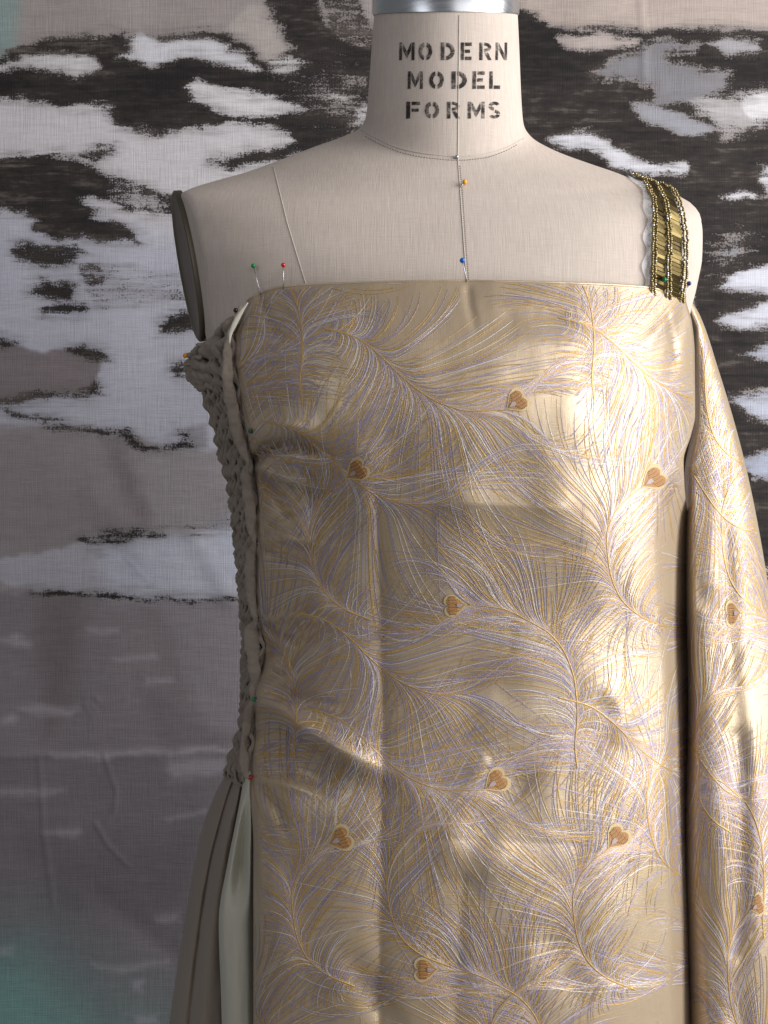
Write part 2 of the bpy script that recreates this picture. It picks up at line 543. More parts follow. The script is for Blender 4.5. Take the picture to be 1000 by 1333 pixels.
    dark(h1([(35, 652), (70, 634), (140, 645), (200, 639), (226, 660), (200, 686), (120, 692), (50, 682)]), 5)
    dark(h1([(215, 706), (265, 694), (272, 740), (240, 752)]), 1.0)
    dark(h1([(70, 762), (120, 734), (180, 734), (206, 760), (192, 787), (130, 776)]), 9)
    dark(h1([(230, 700), (460, 720), (470, 780), (250, 790)]), -4.0)
    h2 = lambda p: conv(p, 2.941, 0, 350)
    dark(h2([(150, 160), (230, 140), (322, 150), (322, 170), (240, 176), (170, 182)]), 6)
    dark(h2([(610, 212), (650, 184), (760, 172), (770, 238), (690, 242), (620, 236)]), 9)
    dark(h2([(662, 385), (700, 368), (722, 400), (680, 407)]), 6)
    wash(h2([(-900, 320), (0, 300), (60, 290), (150, 310), (270, 310), (330, 330), (390, 350), (372, 400), (362, 460), (340, 480), (200, 480), (100, 490), (20, 515), (0, 505), (-900, 520)]), (128, 119, 122), 3)
    dark(h2([(255, 312), (330, 298), (390, 318), (418, 350), (370, 358), (310, 342)]), 5)
    dark(h2([(-900, 500), (0, 497), (60, 487), (150, 475), (340, 464), (358, 438), (382, 440), (382, 474), (350, 488), (200, 492), (100, 503), (20, 520), (-900, 530)]), 4)
    dark(h2([(-900, 275), (0, 276), (75, 288), (30, 307), (-900, 310)]), 5)
    dark(h2([(30, 538), (120, 564), (240, 580), (285, 618), (220, 614), (140, 584), (60, 562)]), 0.5)
    dark(h2([(300, 620), (480, 618), (515, 648), (545, 668), (640, 672), (700, 655), (752, 664), (754, 690), (650, 690), (560, 690), (495, 674), (465, 642), (400, 638)]), 4)
    dark(h2([(670, 622), (722, 632), (730, 660), (690, 644)]), 4)
    wash(h2([(700, 610), (800, 590), (800, 690), (760, 685), (735, 640)]), (150, 148, 156), 4)
    # pale band and its scumbled edges
    hb = lambda p: conv(p, 2.941, 0, 650)
    pale(hb([(-900, 250), (0, 230), (100, 203), (300, 170), (500, 155), (700, 130), (890, 88), (1000, 60), (1000, 372), (930, 374), (830, 386), (640, 376), (400, 366), (170, 361), (100, 345), (0, 320), (-900, 330)]), (170, 168, 176), 3)
    wash(hb([(380, 165), (700, 130), (890, 88), (1000, 60), (1000, 372), (830, 386), (640, 376), (420, 366)]), (190, 192, 206), 24, 0.9)
    wash(hb([(820, 110), (1000, 70), (1000, 372), (930, 360), (880, 250)]), (204, 210, 226), 8, 0.6)
    dark(hb([(300, 158), (450, 118), (622, 106), (640, 138), (450, 156), (330, 172)]), 0.5)
    dark(hb([(600, 118), (900, 70), (900, 92), (640, 138)]), -5)
    dark(hb([(110, 358), (400, 363), (640, 373), (830, 384), (950, 378), (950, 394), (830, 396), (640, 386), (400, 374), (180, 370)]), 2)
    for q in ([(0, 535), (60, 515), (130, 540), (120, 556), (20, 552)], [(340, 500), (450, 492), (450, 508), (350, 512)],
              [(440, 600), (580, 585), (590, 600), (450, 610)], [(80, 800), (160, 790), (290, 800), (280, 820), (100, 818)],
              [(0, 830), (50, 825), (55, 860), (0, 870)], [(200, 972), (400, 962), (630, 958), (620, 980), (400, 985), (210, 985)],
              [(640, 965), (890, 940), (880, 965), (650, 985)], [(560, 690), (640, 680), (650, 700), (560, 705)]):
        wash(hb(q), (178, 173, 180), 7, 0.62)
    for q in ([(-20, 140), (120, 128), (260, 145), (250, 156), (120, 160), (-20, 170)], [(165, 292), (310, 285), (320, 305), (270, 325), (180, 305)],
              [(640, 245), (800, 210), (800, 228), (650, 258)], [(600, 630), (690, 615), (690, 640), (610, 645)],
              [(350, 808), (480, 812), (640, 790), (650, 806), (480, 828), (370, 822)], [(640, 30), (880, 20), (860, 80), (650, 100)],
              [(500, 880), (540, 880), (545, 920), (505, 915)], [(520, 1010), (600, 1000), (600, 1030), (530, 1030)], [(0, 745), (45, 745), (40, 775), (0, 775)]):
        wash(conv(q, 2.941, 0, 980), (172, 168, 177), 7, 0.55)
    # seams, creases and sag of the hung canvas, as relief
    z = 0.004 * (vnoise(X / 260 + 5, Y / 420) - 0.5) * 2 + 0.0016 * (vnoise(X / 70 + 30, Y / 120 + 9) - 0.5) * 2
    sx = X + 2.5 * (vnoise(X / 60, Y / 60) - 0.5); sy = Y + 3 * (vnoise(X / 70 + 3, Y / 40 + 8) - 0.5)
    for pts, wd, am in (([(-420, 986), (100, 984), (400, 976)], 4.0, 0.0022),
                        ([(52, 985), (58, 1090), (70, 1180)], 3.2, 0.0016),
                        ([(137, 980), (152, 1030), (148, 1060), (138, 1070)], 2.6, 0.0016),
                        ([(124, 1072), (140, 1100), (168, 1127)], 2.6, 0.0018),
                        ([(110, 905), (120, 900), (135, 915), (165, 905)], 2.6, 0.0010),
                        ([(112, 915), (122, 932), (128, 925), (118, 915)], 2.6, 0.0010),
                        ([(140, 740), (155, 725)], 2.6, 0.0007), ([(165, 725), (192, 755)], 2.6, 0.0007),
                        ([(130, 1168), (230, 1250)], 16, -0.003), ([(255, 700), (300, 780)], 14, 0.003),
                        ([(120, 640), (185, 720)], 20, 0.003), ([(835, -20), (838, 110)], 5, 0.002)):
        d, s, a = polydist(pts, sx, sy)
        z = z + 0.6 * am * np.exp(-(d / wd) ** 2)
    V = to_world(X, Y, BD)
    V[..., 1] -= z
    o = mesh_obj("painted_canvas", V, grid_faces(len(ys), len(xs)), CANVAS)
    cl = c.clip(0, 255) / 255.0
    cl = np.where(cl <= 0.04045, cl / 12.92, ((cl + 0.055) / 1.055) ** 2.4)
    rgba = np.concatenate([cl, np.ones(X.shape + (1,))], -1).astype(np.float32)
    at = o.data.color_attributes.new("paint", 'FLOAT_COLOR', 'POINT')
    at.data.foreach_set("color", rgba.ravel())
    a2 = o.data.attributes.new("dark", 'FLOAT', 'POINT')
    a2.data.foreach_set("value", D.astype(np.float32).ravel())
    sol = o.modifiers.new("thickness", 'SOLIDIFY'); sol.thickness = 0.0015; sol.offset = -1
    tag(o, "large canvas hung behind, painted in dark brown, grey and white brush strokes", "backdrop")
    return o


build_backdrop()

# ------------------------------------------------------------------ the dress form
YC = 0.70
form = thing("dress_form", "cream linen dress form with black stencilled letters and metal collar on its neck", "dress form")

#   py at the side, L, R, front depth, back depth, py at the front, exponent
RINGS = [
    (-6, 488, 672, .0535, .0535, -11, 2.0), (18, 487, 673, .054, .054, 13, 2.0), (60, 484, 675, .055, .055, 61, 2.0),
    (110, 480.5, 677, .0565, .057, 124, 2.0), (145, 477.5, 679, .058, .058, 173, 2.0), (160, 474, 681, .059, .060, 196, 2.0),
    (168, 467, 684, .0600, .062, 205, 2.0),
    (174, 455, 688, .0625, .064, 209.5, 2.02), (181, 438, 695, .0655, .067, 214.5, 2.05), (190, 412, 710, .0690, .070, 221, 2.1),
    (200, 386, 732, .0725, .074, 229, 2.15), (213, 352, 768, .0765, .080, 239, 2.2), (225, 318, 803, .0800, .086, 248, 2.25),
    (235, 282, 828, .083, .092, 256, 2.3), (245, 250, 858, .0855, .097, 263, 2.35), (252, 236, 876, .0872, .100, 269, 2.4),
    (262, 229, 892, .0893, .103, 276, 2.45), (278, 226, 902, .0920, .106, 286, 2.5), (300, 228, 905, .0948, .108, 300, 2.5),
    (335, 233, 904, .098, .110, 319, 2.5), (380, 250, 897, .101, .110, 347, 2.45), (430, 268, 888, .103, .108, 388, 2.3),
    (500, 280, 886, .106, .106, 468, 2.2), (560, 290, 878, .107, .104, 541, 2.2), (640, 310, 862, .100, .100, 635, 2.2),
    (740, 328, 846, .092, .094, 751, 2.2), (830, 336, 836, .086, .090, 853, 2.2), (930, 334, 842, .086, .096, 967, 2.2),
    (1050, 312, 862, .092, .112, 1108, 2.2), (1200, 290, 884, .100, .122, 1289, 2.2), (1380, 282, 892, .102, .124, 1502, 2.2), (1460, 282, 892, .102, .124, 1597, 2.2)]
_r = np.array(RINGS, float)
_r[:, 5] = (CY - _r[:, 0]) / F * YC - (CY - _r[:, 5]) / F * (YC - _r[:, 3])     # drop of the front below the sides (m)
_key = np.concatenate([[0], np.cumsum(np.hypot(np.diff(_r[:, 0]), np.diff(_r[:, 1])))])
ring_f = [spl(_key, _r[:, k]) for k in range(7)]


PL_UP = np.array([-0.20, 0.06, 0.978]); PL_UP /= np.linalg.norm(PL_UP)
PL_N = np.cross(PL_UP, np.array([0.305, -0.952, 0.0])); PL_N /= np.linalg.norm(PL_N)
if PL_N[0] > 0: PL_N = -PL_N
PL_T = np.cross(PL_N, PL_UP)


def build_torso():
    nr, nc = 210, 160
    s = np.linspace(0, _key[-1], nr)
    v = [f(s)[:, None] for f in ring_f]
    th = np.linspace(0, 2 * np.pi, nc, endpoint=False)[None]
    n = v[6]
    ct, st = np.cos(th), np.sin(th)                 # st>0 : front
    ex = np.sign(ct) * np.abs(ct) ** (2 / n); ey = np.sign(st) * np.abs(st) ** (2 / n)
    px = (v[1] + v[2]) / 2 + (v[2] - v[1]) / 2 * ex
    dep = np.where(ey > 0, v[3], v[4])
    Xw = (px - CX) / F * YC
    Yw = YC - dep * ey
    Zw = CAMZ - (v[0] - CY) / F * YC - v[5] * np.where(ey > 0, ey, ey * sstep(150, 20, v[0]))
    V = np.stack(np.broadcast_arrays(Xw, Yw, Zw), -1)
    # the armholes are cut flat
    for (pxa, pya, nx, ny, nz) in ((246, 335, *PL_N), (903, 335, 0.99, -0.14, 0)):
        p0 = to_world(pxa, pya, YC)
        nn = np.array([nx, ny, nz])
        d = ((V - p0) * nn).sum(-1)
        m = (d > 0) & (V[..., 2] < to_world(0, 262 if nx < 0 else 275, YC)[2] + 0.012) & (V[..., 2] > to_world(0, 520, YC)[2])
        fade = sstep(0.0, 0.02, to_world(0, 255 if nx < 0 else 268, YC)[2] - V[..., 2] + 0.01)
        V = V - (np.where(m, d, 0) * fade)[..., None] * nn
    V2 = V.reshape(-1, 3)
    o = mesh_obj("torso", V2, grid_faces(nr, nc, flip=True, wrap=True), LINEN, form)
    return o, V2, grid_faces(nr, nc, flip=True, wrap=True)


torso, tv, tf = build_torso()
torso_bvh = BVHTree.FromPolygons([Vector(v) for v in tv], tf.tolist())
CAMP = Vector((0, 0, CAMZ))


def cast(bvh, px, py, off=0.0):
    d = Vector(((px - CX) / F, 1.0, -(py - CY) / F)).normalized()
    h, nrm, idx, dist = bvh.ray_cast(CAMP, d)
    if h is None:
        return None
    if nrm.dot(d) > 0: nrm = -nrm
    return h + nrm * off


def cast_near(bvh, px, py, off=0.0):
    for k in range(40):
        h = cast(bvh, px - 0.4 * k, py + k, off)
        if h is not None: return h
    return None


def cast_line(bvh, pts, off, step=4.0):
    out = []
    for k in range(len(pts) - 1):
        (ax, ay), (bx, by) = pts[k], pts[k + 1]
        n = max(1, int(math.hypot(bx - ax, by - ay) / step))
        for i in range(n):
            t = i / n
            p = cast(bvh, ax + (bx - ax) * t, ay + (by - ay) * t, off)
            if p is not None: out.append(p)
    p = cast(bvh, pts[-1][0], pts[-1][1], off)
    if p is not None: out.append(p)
    return out


def dense(pts, n):
    p = np.array(pts, float)
    s = np.concatenate([[0], np.cumsum(np.hypot(*np.diff(p, axis=0).T))])
    t = np.linspace(0, s[-1], n)
    return np.stack([spl(s, p[:, 0])(t), spl(s, p[:, 1])(t)], -1)


def build_form_parts():
    # seams
    for nm, pts, r in (("front_seam", [(598, 20), (597, 110), (596, 205), (600, 260), (604, 320), (608, 372)], 0.00042),
                       ("shoulder_seam", [(356, 217), (364, 250), (374, 290), (386, 330), (399, 372)], 0.0004),
                       ("neck_seam", [tuple(q) for q in dense([(470, 170), (492, 181), (520, 193), (560, 201), (596, 204), (630, 201), (660, 192), (682, 180)], 30)], 0.0004)):
        a = Acc(); a.tube(cast_line(torso_bvh, pts, 0.0), r, 6)
        a.build(nm, SEAM, form)
    a = Acc()
    line = dense([(476, 178), (500, 190), (524, 199), (560, 206), (596, 209), (630, 206), (655, 198), (676, 187)], 120)
    for k in range(0, 118, 2):
        p = [cast(torso_bvh, *line[k], 0.0002), cast(torso_bvh, *line[k + 1], 0.0002)]
        if None not in p: a.tube(p, 0.00028, 5)
    line = dense([(599, 216), (603, 260), (607, 320), (611, 370)], 110)
    for k in range(0, 108, 2):
        p = [cast(torso_bvh, *line[k], 0.0002), cast(torso_bvh, *line[k + 1], 0.0002)]
        if None not in p: a.tube(p, 0.00024, 5)
    o = a.build("stitching", STITCH, form); o["kind"] = "stuff"
    # aluminium collar: a turned cap on top of the neck
    c = to_world(580, 15, YC)
    prof = [(0.0541, 0.0), (0.0549, -0.0006), (0.0553, 0.001), (0.0553, 0.0205), (0.0545, 0.023), (0.050, 0.0235), (0.046, 0.0215), (0.0, 0.0215)]
    th = np.linspace(0, 2 * np.pi, 96, endpoint=False)
    c = to_world(580, 18, YC); tl = _r[1, 5] / 0.054
    V = np.array([[(c[0] + r * math.cos(t), c[1] - r * math.sin(t), c[2] - 0.0005 + z - tl * r * math.sin(t)) for t in th] for r, z in prof])
    o = mesh_obj("metal_collar", V, grid_faces(len(prof), 96, wrap=True), ALU, form)
    o["label"] = "polished aluminium collar round the top of the neck"
    bv = o.modifiers.new("e", 'EDGE_SPLIT'); bv.split_angle = math.radians(40)
    # arm plate
    p0 = to_world(246, 335, YC); nn = PL_N; tt = PL_T * (-1 if PL_T[1] > 0 else 1)
    up = PL_UP
    ctr = p0 + nn * 0.0015 + tt * (-0.003) - up * 0.006
    th = np.linspace(0, 2 * np.pi, 64, endpoint=False)
    rows = []
    for rr, hh in ((1.0, -0.004), (1.0, 0.0010), (0.97, 0.0022), (0.90, 0.0022), (0.86, 0.0012), (0.4, 0.0008), (0.0, 0.0008)):
        rows.append([ctr + tt * (0.036 * rr * math.cos(t)) + up * (0.058 * rr * math.sin(t)) + nn * hh for t in th])
    o = mesh_obj("arm_plate", np.array(rows), grid_faces(len(rows), 64, wrap=True), PLATE, form)
    o["label"] = "dull metal plate closing the armhole"
    # support pole below the hip
    # letters
    S = 0.27

    def quad(a, b, c, d, nx=4, ny=8):
        a, b, c, d = map(np.array, (a, b, c, d))
        u = np.linspace(0, 1, nx + 1)[None, :, None]; v = np.linspace(0, 1, ny + 1)[:, None, None]
        return (a * (1 - u) + b * u) * (1 - v) + (d * (1 - u) + c * u) * v

    def rect(x0, y0, x1, y1):
        return quad((x0, y0), (x1, y0), (x1, y1), (x0, y1))

    def arc(cx, cy, rx, ry, ix, iy, a0, a1, n=14):
        t = np.radians(np.linspace(a0, a1, n + 1))[:, None]; k = np.linspace(0, 1, 4)[None, :]
        return np.stack([cx + (ix + (rx - ix) * k) * np.cos(t), cy + (iy + (ry - iy) * k) * np.sin(t)], -1)

    G = {
        'M': [rect(0, 0, .2, 1), rect(.8, 0, 1, 1), quad((.24, 1), (.24, .55), (.49, .08), (.49, .5)), quad((.51, .5), (.51, .08), (.76, .55), (.76, 1))],
        'O': [arc(.46, .5, .46, .5, .19, .26, 98, 262), arc(.54, .5, .46, .5, .19, .26, -82, 82)],
        'D': [rect(0, 0, S, 1), arc(.37, .5, .63, .5, .34, .27, -88, 88)],
        'E': [rect(0, 0, .3, 1), rect(.4, .8, 1, 1), rect(.4, .41, .85, .6), rect(.4, 0, 1, .2)],
        'R': [rect(0, 0, .27, 1), arc(.37, .73, .6, .27, .33, .09, -88, 88), quad((.40, .43), (.70, .43), (1, 0), (.72, 0))],
        'N': [rect(0, 0, .22, 1), rect(.78, 0, 1, 1), quad((.27, 1), (.27, .6), (.73, 0), (.73, .4))],
        'L': [rect(0, 0, .32, 1), rect(.42, 0, 1, .2)],
        'F': [rect(0, 0, .3, 1), rect(.4, .8, 1, 1), rect(.4, .41, .9, .6)],
        'S': [arc(.5, .735, .5, .265, .2, .085, 25, 170), arc(.5, .735, .5, .265, .2, .085, 185, 262),
              arc(.5, .265, .5, .265, .2, .085, -155, -10), arc(.5, .265, .5, .265, .2, .085, 5, 82)]}
    rows = [("MODERN", 55.5, 78.5, [(520, 540), (545, 563), (574, 592), (600, 614), (624, 640), (645, 660)]),
            ("MODEL", 93, 116, [(531, 551), (559, 578), (588, 608), (615, 631), (637, 651)]),
            ("FORMS", 132.5, 154.5, [(529, 547), (553, 572), (582, 599), (609, 631), (636, 651)])]
    for txt, y0, y1, boxes in rows:
        for ch, (x0, x1) in zip(txt, boxes):
            a = Acc()
            for P in G[ch]:
                pts = []
                for q in P.reshape(-1, 2):
                    sl = 0.9 * (q[1] - 0.5)
                    p = cast(torso_bvh, x0 + (x1 - x0) * q[0] + sl * 0.3, y1 - (y1 - y0) * q[1], 0.0003)
                    pts.append(p)
                a.add(pts, grid_faces(P.shape[0], P.shape[1]))
            a.build("letter", INK, form)


build_form_parts()

# ------------------------------------------------------------------ brocade
bodyL = spl([365, 400, 440, 480, 530, 600, 650, 760, 830, 930, 980, 1030, 1100, 1200, 1333, 1450],
            [268, 262, 256, 254, 268, 289, 302, 314, 319, 317, 304, 284, 262, 244, 232, 226])
bodyR = spl([365, 480, 600, 700, 830, 1000, 1333, 1450], [914, 918, 914, 912, 908, 912, 925, 930])
frontY = spl([350, 375, 450, 540, 620, 720, 830, 950, 1050, 1200, 1333, 1450],
             [.590, .584, .566, .558, .564, .576, .584, .582, .576, .569, .566, .564])
ridge = spl([560, 600, 640, 700, 800, 870, 960, 1060, 1150, 1333, 1450], [905, 882, 860, 853, 857, 862, 865, 866, 868, 870, 870])
seamL = spl([365, 392, 430, 460, 500, 540, 570, 600, 640, 700, 760, 805, 840, 862, 890, 920, 960, 1010, 1050, 1100, 1200, 1333, 1450],
            [322, 320, 304, 301, 308, 314, 321, 323, 328, 331, 330, 333, 340, 338, 330, 328, 326, 323, 327, 330, 330, 330, 330])
edgeR = spl([365, 386, 420, 460, 540, 565, 600, 630, 680, 760, 900, 1060, 1333, 1450],
            [893, 893, 901, 904.5, 905, 900, 890, 891, 897, 905, 910, 910, 912, 912])
topP = spl([300, 320, 335, 365, 420, 600, 750, 840, 870, 893, 920], [400, 392, 383, 373.5, 369, 365, 368, 373, 378, 386, 396])

# (polyline, half width px, height m toward the viewer, kind) : soft = gaussian, crease = tent
FOLDS = [
    ([(488, 600), (493, 700), (497, 800), (500, 960), (497, 1100), (494, 1333), (494, 1450)], 19, -.0042, 'crease'),
    ([(604, 1130), (601, 1200), (594, 1333), (590, 1450)], 22, -.0026, 'crease'),
    ([(322, 606), (345, 588), (380, 580), (425, 592)], 9, -.0120, 'soft'),
    ([(330, 560), (370, 556), (430, 566)], 20, .0065, 'soft'),
    ([(345, 640), (400, 640), (440, 690)], 34, -.0080, 'soft'),
    ([(336, 870), (352, 850), (345, 815)], 8, -.006, 'soft'),
    ([(330, 905), (390, 945), (460, 985), (520, 1010)], 15, .0095, 'soft'),
    ([(332, 960), (400, 1005), (470, 1035)], 24, -.0065, 'soft'),
    ([(470, 560), (486, 640), (478, 760)], 26, .0028, 'soft'),
    ([(560, 640), (620, 655), (700, 652)], 24, .0026, 'soft'),
    ([(668, 790), (668, 830), (660, 870)], 6, -.0006, 'soft'),
    ([(640, 985), (622, 1000), (612, 1022)], 10, .0018, 'soft'),
    ([(700, 985), (640, 1060), (600, 1130)], 26, -.0034, 'soft'),
    ([(560, 1090), (640, 1120), (720, 1110)], 30, .0030, 'soft'),
    ([(440, 1225), (470, 1270), (510, 1330), (540, 1400)], 20, -.0032, 'soft'),
    ([(700, 620), (770, 700), (800, 820)], 40, .0030, 'soft'),
    ([(868, 405), (876, 440), (882, 480)], 4, -.0022, 'soft'),
    ([(872, 620), (868, 680)], 9, -.0040, 'soft'),
    ([(820, 640), (830, 760), (842, 860)], 26, .0030, 'soft'),
    ([(760, 500), (800, 540), (860, 560)], 24, -.0028, 'soft'),
    ([(790, 880), (815, 930), (800, 980)], 18, .0036, 'soft'),
    ([(700, 1180), (740, 1260), (760, 1333)], 30, -.0030, 'soft'),
    ([(350, 1100), (360, 1220), (350, 1333)], 30, .0030, 'soft'),
    ([(640, 420), (700, 412), (790, 424)], 22, -.0022, 'soft'),
    ([(380, 770), (430, 800), (470, 790)], 22, .0022, 'soft'),
    ([(545, 900), (640, 890), (720, 910)], 30, -.0020, 'soft'),
    ([(500, 1096), (600, 1092), (760, 1100)], 12, -.0008, 'crease'), ([(500, 662), (600, 655), (730, 662)], 12, .0014, 'crease'),
    ([(326, 604), (370, 625), (430, 634)], 7, .0030, 'soft'), ([(326, 606), (360, 650), (390, 705)], 7, -.0028, 'soft'),
    ([(333, 706), (370, 700), (430, 712)], 6, .0022, 'soft'), ([(333, 708), (365, 730), (410, 742)], 7, -.0024, 'soft'), ([(333, 704), (362, 676), (400, 664)], 6, -.0020, 'soft'),
    ([(336, 805), (380, 800), (440, 816)], 6, .0020, 'soft'), ([(336, 807), (372, 830), (420, 838)], 7, -.0022, 'soft'),
    ([(331, 910), (380, 905), (440, 918)], 6, -.0026, 'soft'), ([(331, 908), (370, 884), (410, 878)], 7, .0022, 'soft'),
    ([(326, 1012), (380, 1022), (430, 1040)], 6, .0022, 'soft'), ([(326, 1014), (360, 1050), (380, 1100)], 8, -.0026, 'soft'),
    ([(608, 367), (612, 400), (622, 440)], 6, -.0014, 'soft'), ([(340, 386), (352, 420), (372, 450)], 7, -.0020, 'soft'),
    ([(892, 388), (860, 430), (820, 470)], 9, .0026, 'soft'), ([(892, 392), (878, 450), (868, 520)], 8, -.0024, 'soft'),
]


def body_Y(px, py):
    L, R = bodyL(py), bodyR(py)
    t = np.clip(np.abs((px - (L + R) / 2) / ((R - L) / 2)), 0, 0.999)
    n = 2.45
    return YC - (YC - frontY(py)) * (1 - t ** n) ** (1 / n)


def panel_Y(px, py):
    px = np.asarray(px, float); py = np.asarray(py, float)
    Y = body_Y(px, py)
    for pts, wd, am, kind in FOLDS:
        d, s, a = polydist(pts, px, py)
        end = ((1.0 if pts[0][0] < 346 else sstep(0, 0.25, a)) * sstep(1.0, 0.55, a)) if kind == 'soft' else sstep(0, 0.1, a)
        pr = np.exp(-(d / wd) ** 2) if kind == 'soft' else np.exp(-d / wd)
        Y = Y - am * pr * (0.12 + 0.88 * end)
    # gentle drape ripples
    Y = Y + 0.0035 * (vnoise(px / 85 + 3, py / 150 + 1) - 0.5) + 0.0014 * (vnoise(px / 34 + 20, py / 60 + 11) - 0.5)
    # cloth turns back past the fold on the right and tucks in at the left seam
    r = ridge(py)
    q = np.clip(px - r, 0, None)
    q = 27.0 * np.tanh(q / 27.0)                       # the tuck levels out into a shallow floor
    Y = Y + sstep(575, 680, py) * (0.0024 * (np.sqrt(q * q + 100) - 10))
    ql = np.clip(seamL(py) + 12 - px, 0, None)
    Y = Y + 0.00007 * ql ** 2
    return Y


brocade = thing("brocade_fabric", "champagne brocade woven with peacock feathers, pinned across the front of the form", "fabric")


def build_panel():
    nr, nc = 400, 230
    v = np.linspace(0, 1, nr)[:, None]
    py0 = 365 + v * (1440 - 365)
    u = np.linspace(0, 1, nc)[None]
    l = seamL(py0); r = edgeR(py0)
    px = l + (r - l) * u
    py = py0 + (topP(px) - 365) * np.clip(1 - (py0 - 365) / 130, 0, 1)
    l = seamL(py); r = edgeR(py)
    px = l + (r - l) * u
    V = to_world(px, py, panel_Y(px, py))
    o = mesh_obj("front_panel", V, grid_faces(nr, nc, flip=True), SATIN, brocade)
    s = o.modifiers.new("thickness", 'SOLIDIFY'); s.thickness = 0.0012; s.offset = -1.0
    o["label"] = "wide front panel with a straight folded top edge"
    # the turned top edge
    a = Acc()
    t = np.linspace(321, 892, 150)
    y = topP(t)
    a.tube(to_world(t, y + 1.0, panel_Y(t, y) + 0.0004), 0.0010, 8)
    h = a.build("folded_hem", SATIN, brocade)
    return o


panel = build_panel()

drapeL = spl([385, 410, 430, 500, 545, 620, 760, 900, 1100, 1333, 1450], [892, 899, 906, 906.5, 905, 893.5, 893, 895, 889, 893, 893])
drapeR = spl([385, 410, 480, 560, 620, 700, 800, 1000, 1333, 1450], [896, 911, 935, 959, 974, 990, 1006, 1034, 1070, 1080])
drapeP = spl([385, 600, 800, 1000, 1333, 1450], [.30, .14, .12, .14, .18, .18])
drape0 = spl([385, 480, 560, 700, 900, 1333, 1450], [.692, .694, .695, .696, .697, .696, .696])
drapeB = spl([385, 430, 560, 800, 1333, 1450], [.004, .012, .024, .040, .052, .055])


def drape_Y(px, py):
    px = np.asarray(px, float); py = np.asarray(py, float)
    l, r, p = drapeL(py), drapeR(py), drapeP(py)
    w = np.clip((px - l) / (r - l), 0, 1)
    up = np.sqrt(np.clip(1 - (1 - np.clip(w / p, 0, 1)) ** 2, 0, 1))
    dn = np.sqrt(np.clip(1 - np.clip((w - p) / (1.0 - p), 0, 1) ** 2.2 * 0.94, 0, 1))
    Y = drape0(py) - drapeB(py) * np.where(w < p, up, dn) * 1.0
    for pts, wd, am in (([(915, 800), (925, 950), (940, 1150), (945, 1450)], 14, .0045), ([(962, 560), (968, 800), (985, 1100), (990, 1450)], 18, .004),
                        ([(935, 640), (972, 628), (985, 632)], 5, -.0025), ([(945, 700), (955, 860), (968, 1000)], 12, -.0035),
                        ([(962, 960), (968, 1100), (958, 1240)], 11, -.004), ([(920, 560), (930, 640), (925, 760)], 14, .003),
                        ([(905, 1000), (912, 1200), (915, 1450)], 10, -.003)):
        d, s, a = polydist(pts, px, py)
        Y = Y - 0.4 * am * np.exp(-(d / wd) ** 2) * sstep(0, .12, w) * sstep(1, .9, w)
    return Y + 0.0022 * (vnoise(px / 26 + 60, py / 90 + 31) - 0.5) * sstep(0, 0.1, w)


def build_drape():
    nr, nc = 300, 90
    py = (385 + np.linspace(0, 1, nr)[:, None] * (1440 - 385))
    u = (1 - np.cos(np.linspace(0, np.pi, nc))) / 2
    u = (0.5 * u + 0.5 * np.linspace(0, 1, nc))[None]
    l, r = drapeL(py), drapeR(py)
    px = l + (r - l) * u
    V = to_world(px, py, drape_Y(px, py))
    # the cloth rolls round both edges and runs on behind
    lb = to_world(l, py, drape0(py)); rb = to_world(r, py, drape0(py))
    k1 = [lb + np.array([0.004 * k + 0.001 * k * k, 0.020 * k, 0]) for k in (3, 2, 1)]
    k2 = [rb + np.array([-0.004 * k, 0.020 * k, 0]) for k in (1, 2, 3)]
    V = np.concatenate([np.stack([q[:, 0] for q in k1], 1), V, np.stack([q[:, 0] for q in k2], 1)], 1)
    o = mesh_obj("side_drape", V, grid_faces(nr, nc + 6, flip=True), SATIN, brocade)
    s = o.modifiers.new("thickness", 'SOLIDIFY'); s.thickness = 0.001; s.offset = -1.0
    o["label"] = "loose length of the brocade hanging in a long fold down the side"
    # cloth at the bottom of the gap between panel and drape
    py = np.linspace(548, 1440, 120)[:, None]; px = 880 + (drapeR(py) - 14 - 880) * np.linspace(0, 1, 40)[None]
    Y = 0.755 + 0.006 * np.sin((px - 850) / 18.0) + 0 * py
    o2 = mesh_obj("inner_fold", to_world(px, py, Y), grid_faces(120, 40, flip=True), SATIN, brocade)
    s = o2.modifiers.new("thickness", 'SOLIDIFY'); s.thickness = 0.001
    o2["label"] = "shaded inside of the fold between front panel and hanging drape"
    # frayed threads at the raw edge
    a = Acc()
    for k in range(26):
        y0 = random.uniform(735, 800); x0 = float(drapeR(y0)) - 3
        p = to_world(x0, y0, float(drape0(y0)) - 0.004)
        L = random.uniform(0.004, 0.012)
        q = [p + np.array([L * t * 0.8, 0.001 * math.sin(k), L * (0.25 * math.sin(k * 2.1) * t - 0.6 * t * t)]) for t in (0, .33, .66, 1)]
        a.tube(q, 0.00018, 4)
    f = a.build("frayed_edge", T_CREAM, brocade); f["kind"] = "stuff"
    return o


drape = build_drape()

# ---- woven peacock feathers: spine, barbs and heart shaped eye, laid on the cloth
SP_A = [(658, 534), (613, 535), (574, 525), (541, 505), (518, 485), (491, 459), (461, 438), (422, 427)]
SP_B = [(426, 1100), (404, 1118), (388, 1139), (380, 1166), (383, 1202), (396, 1241), (424, 1268), (462, 1284)]
SP_C = [(611, 787), (652, 792), (688, 808), (717, 826), (738, 855), (749, 891), (752, 930), (749, 972), (752, 1000)]


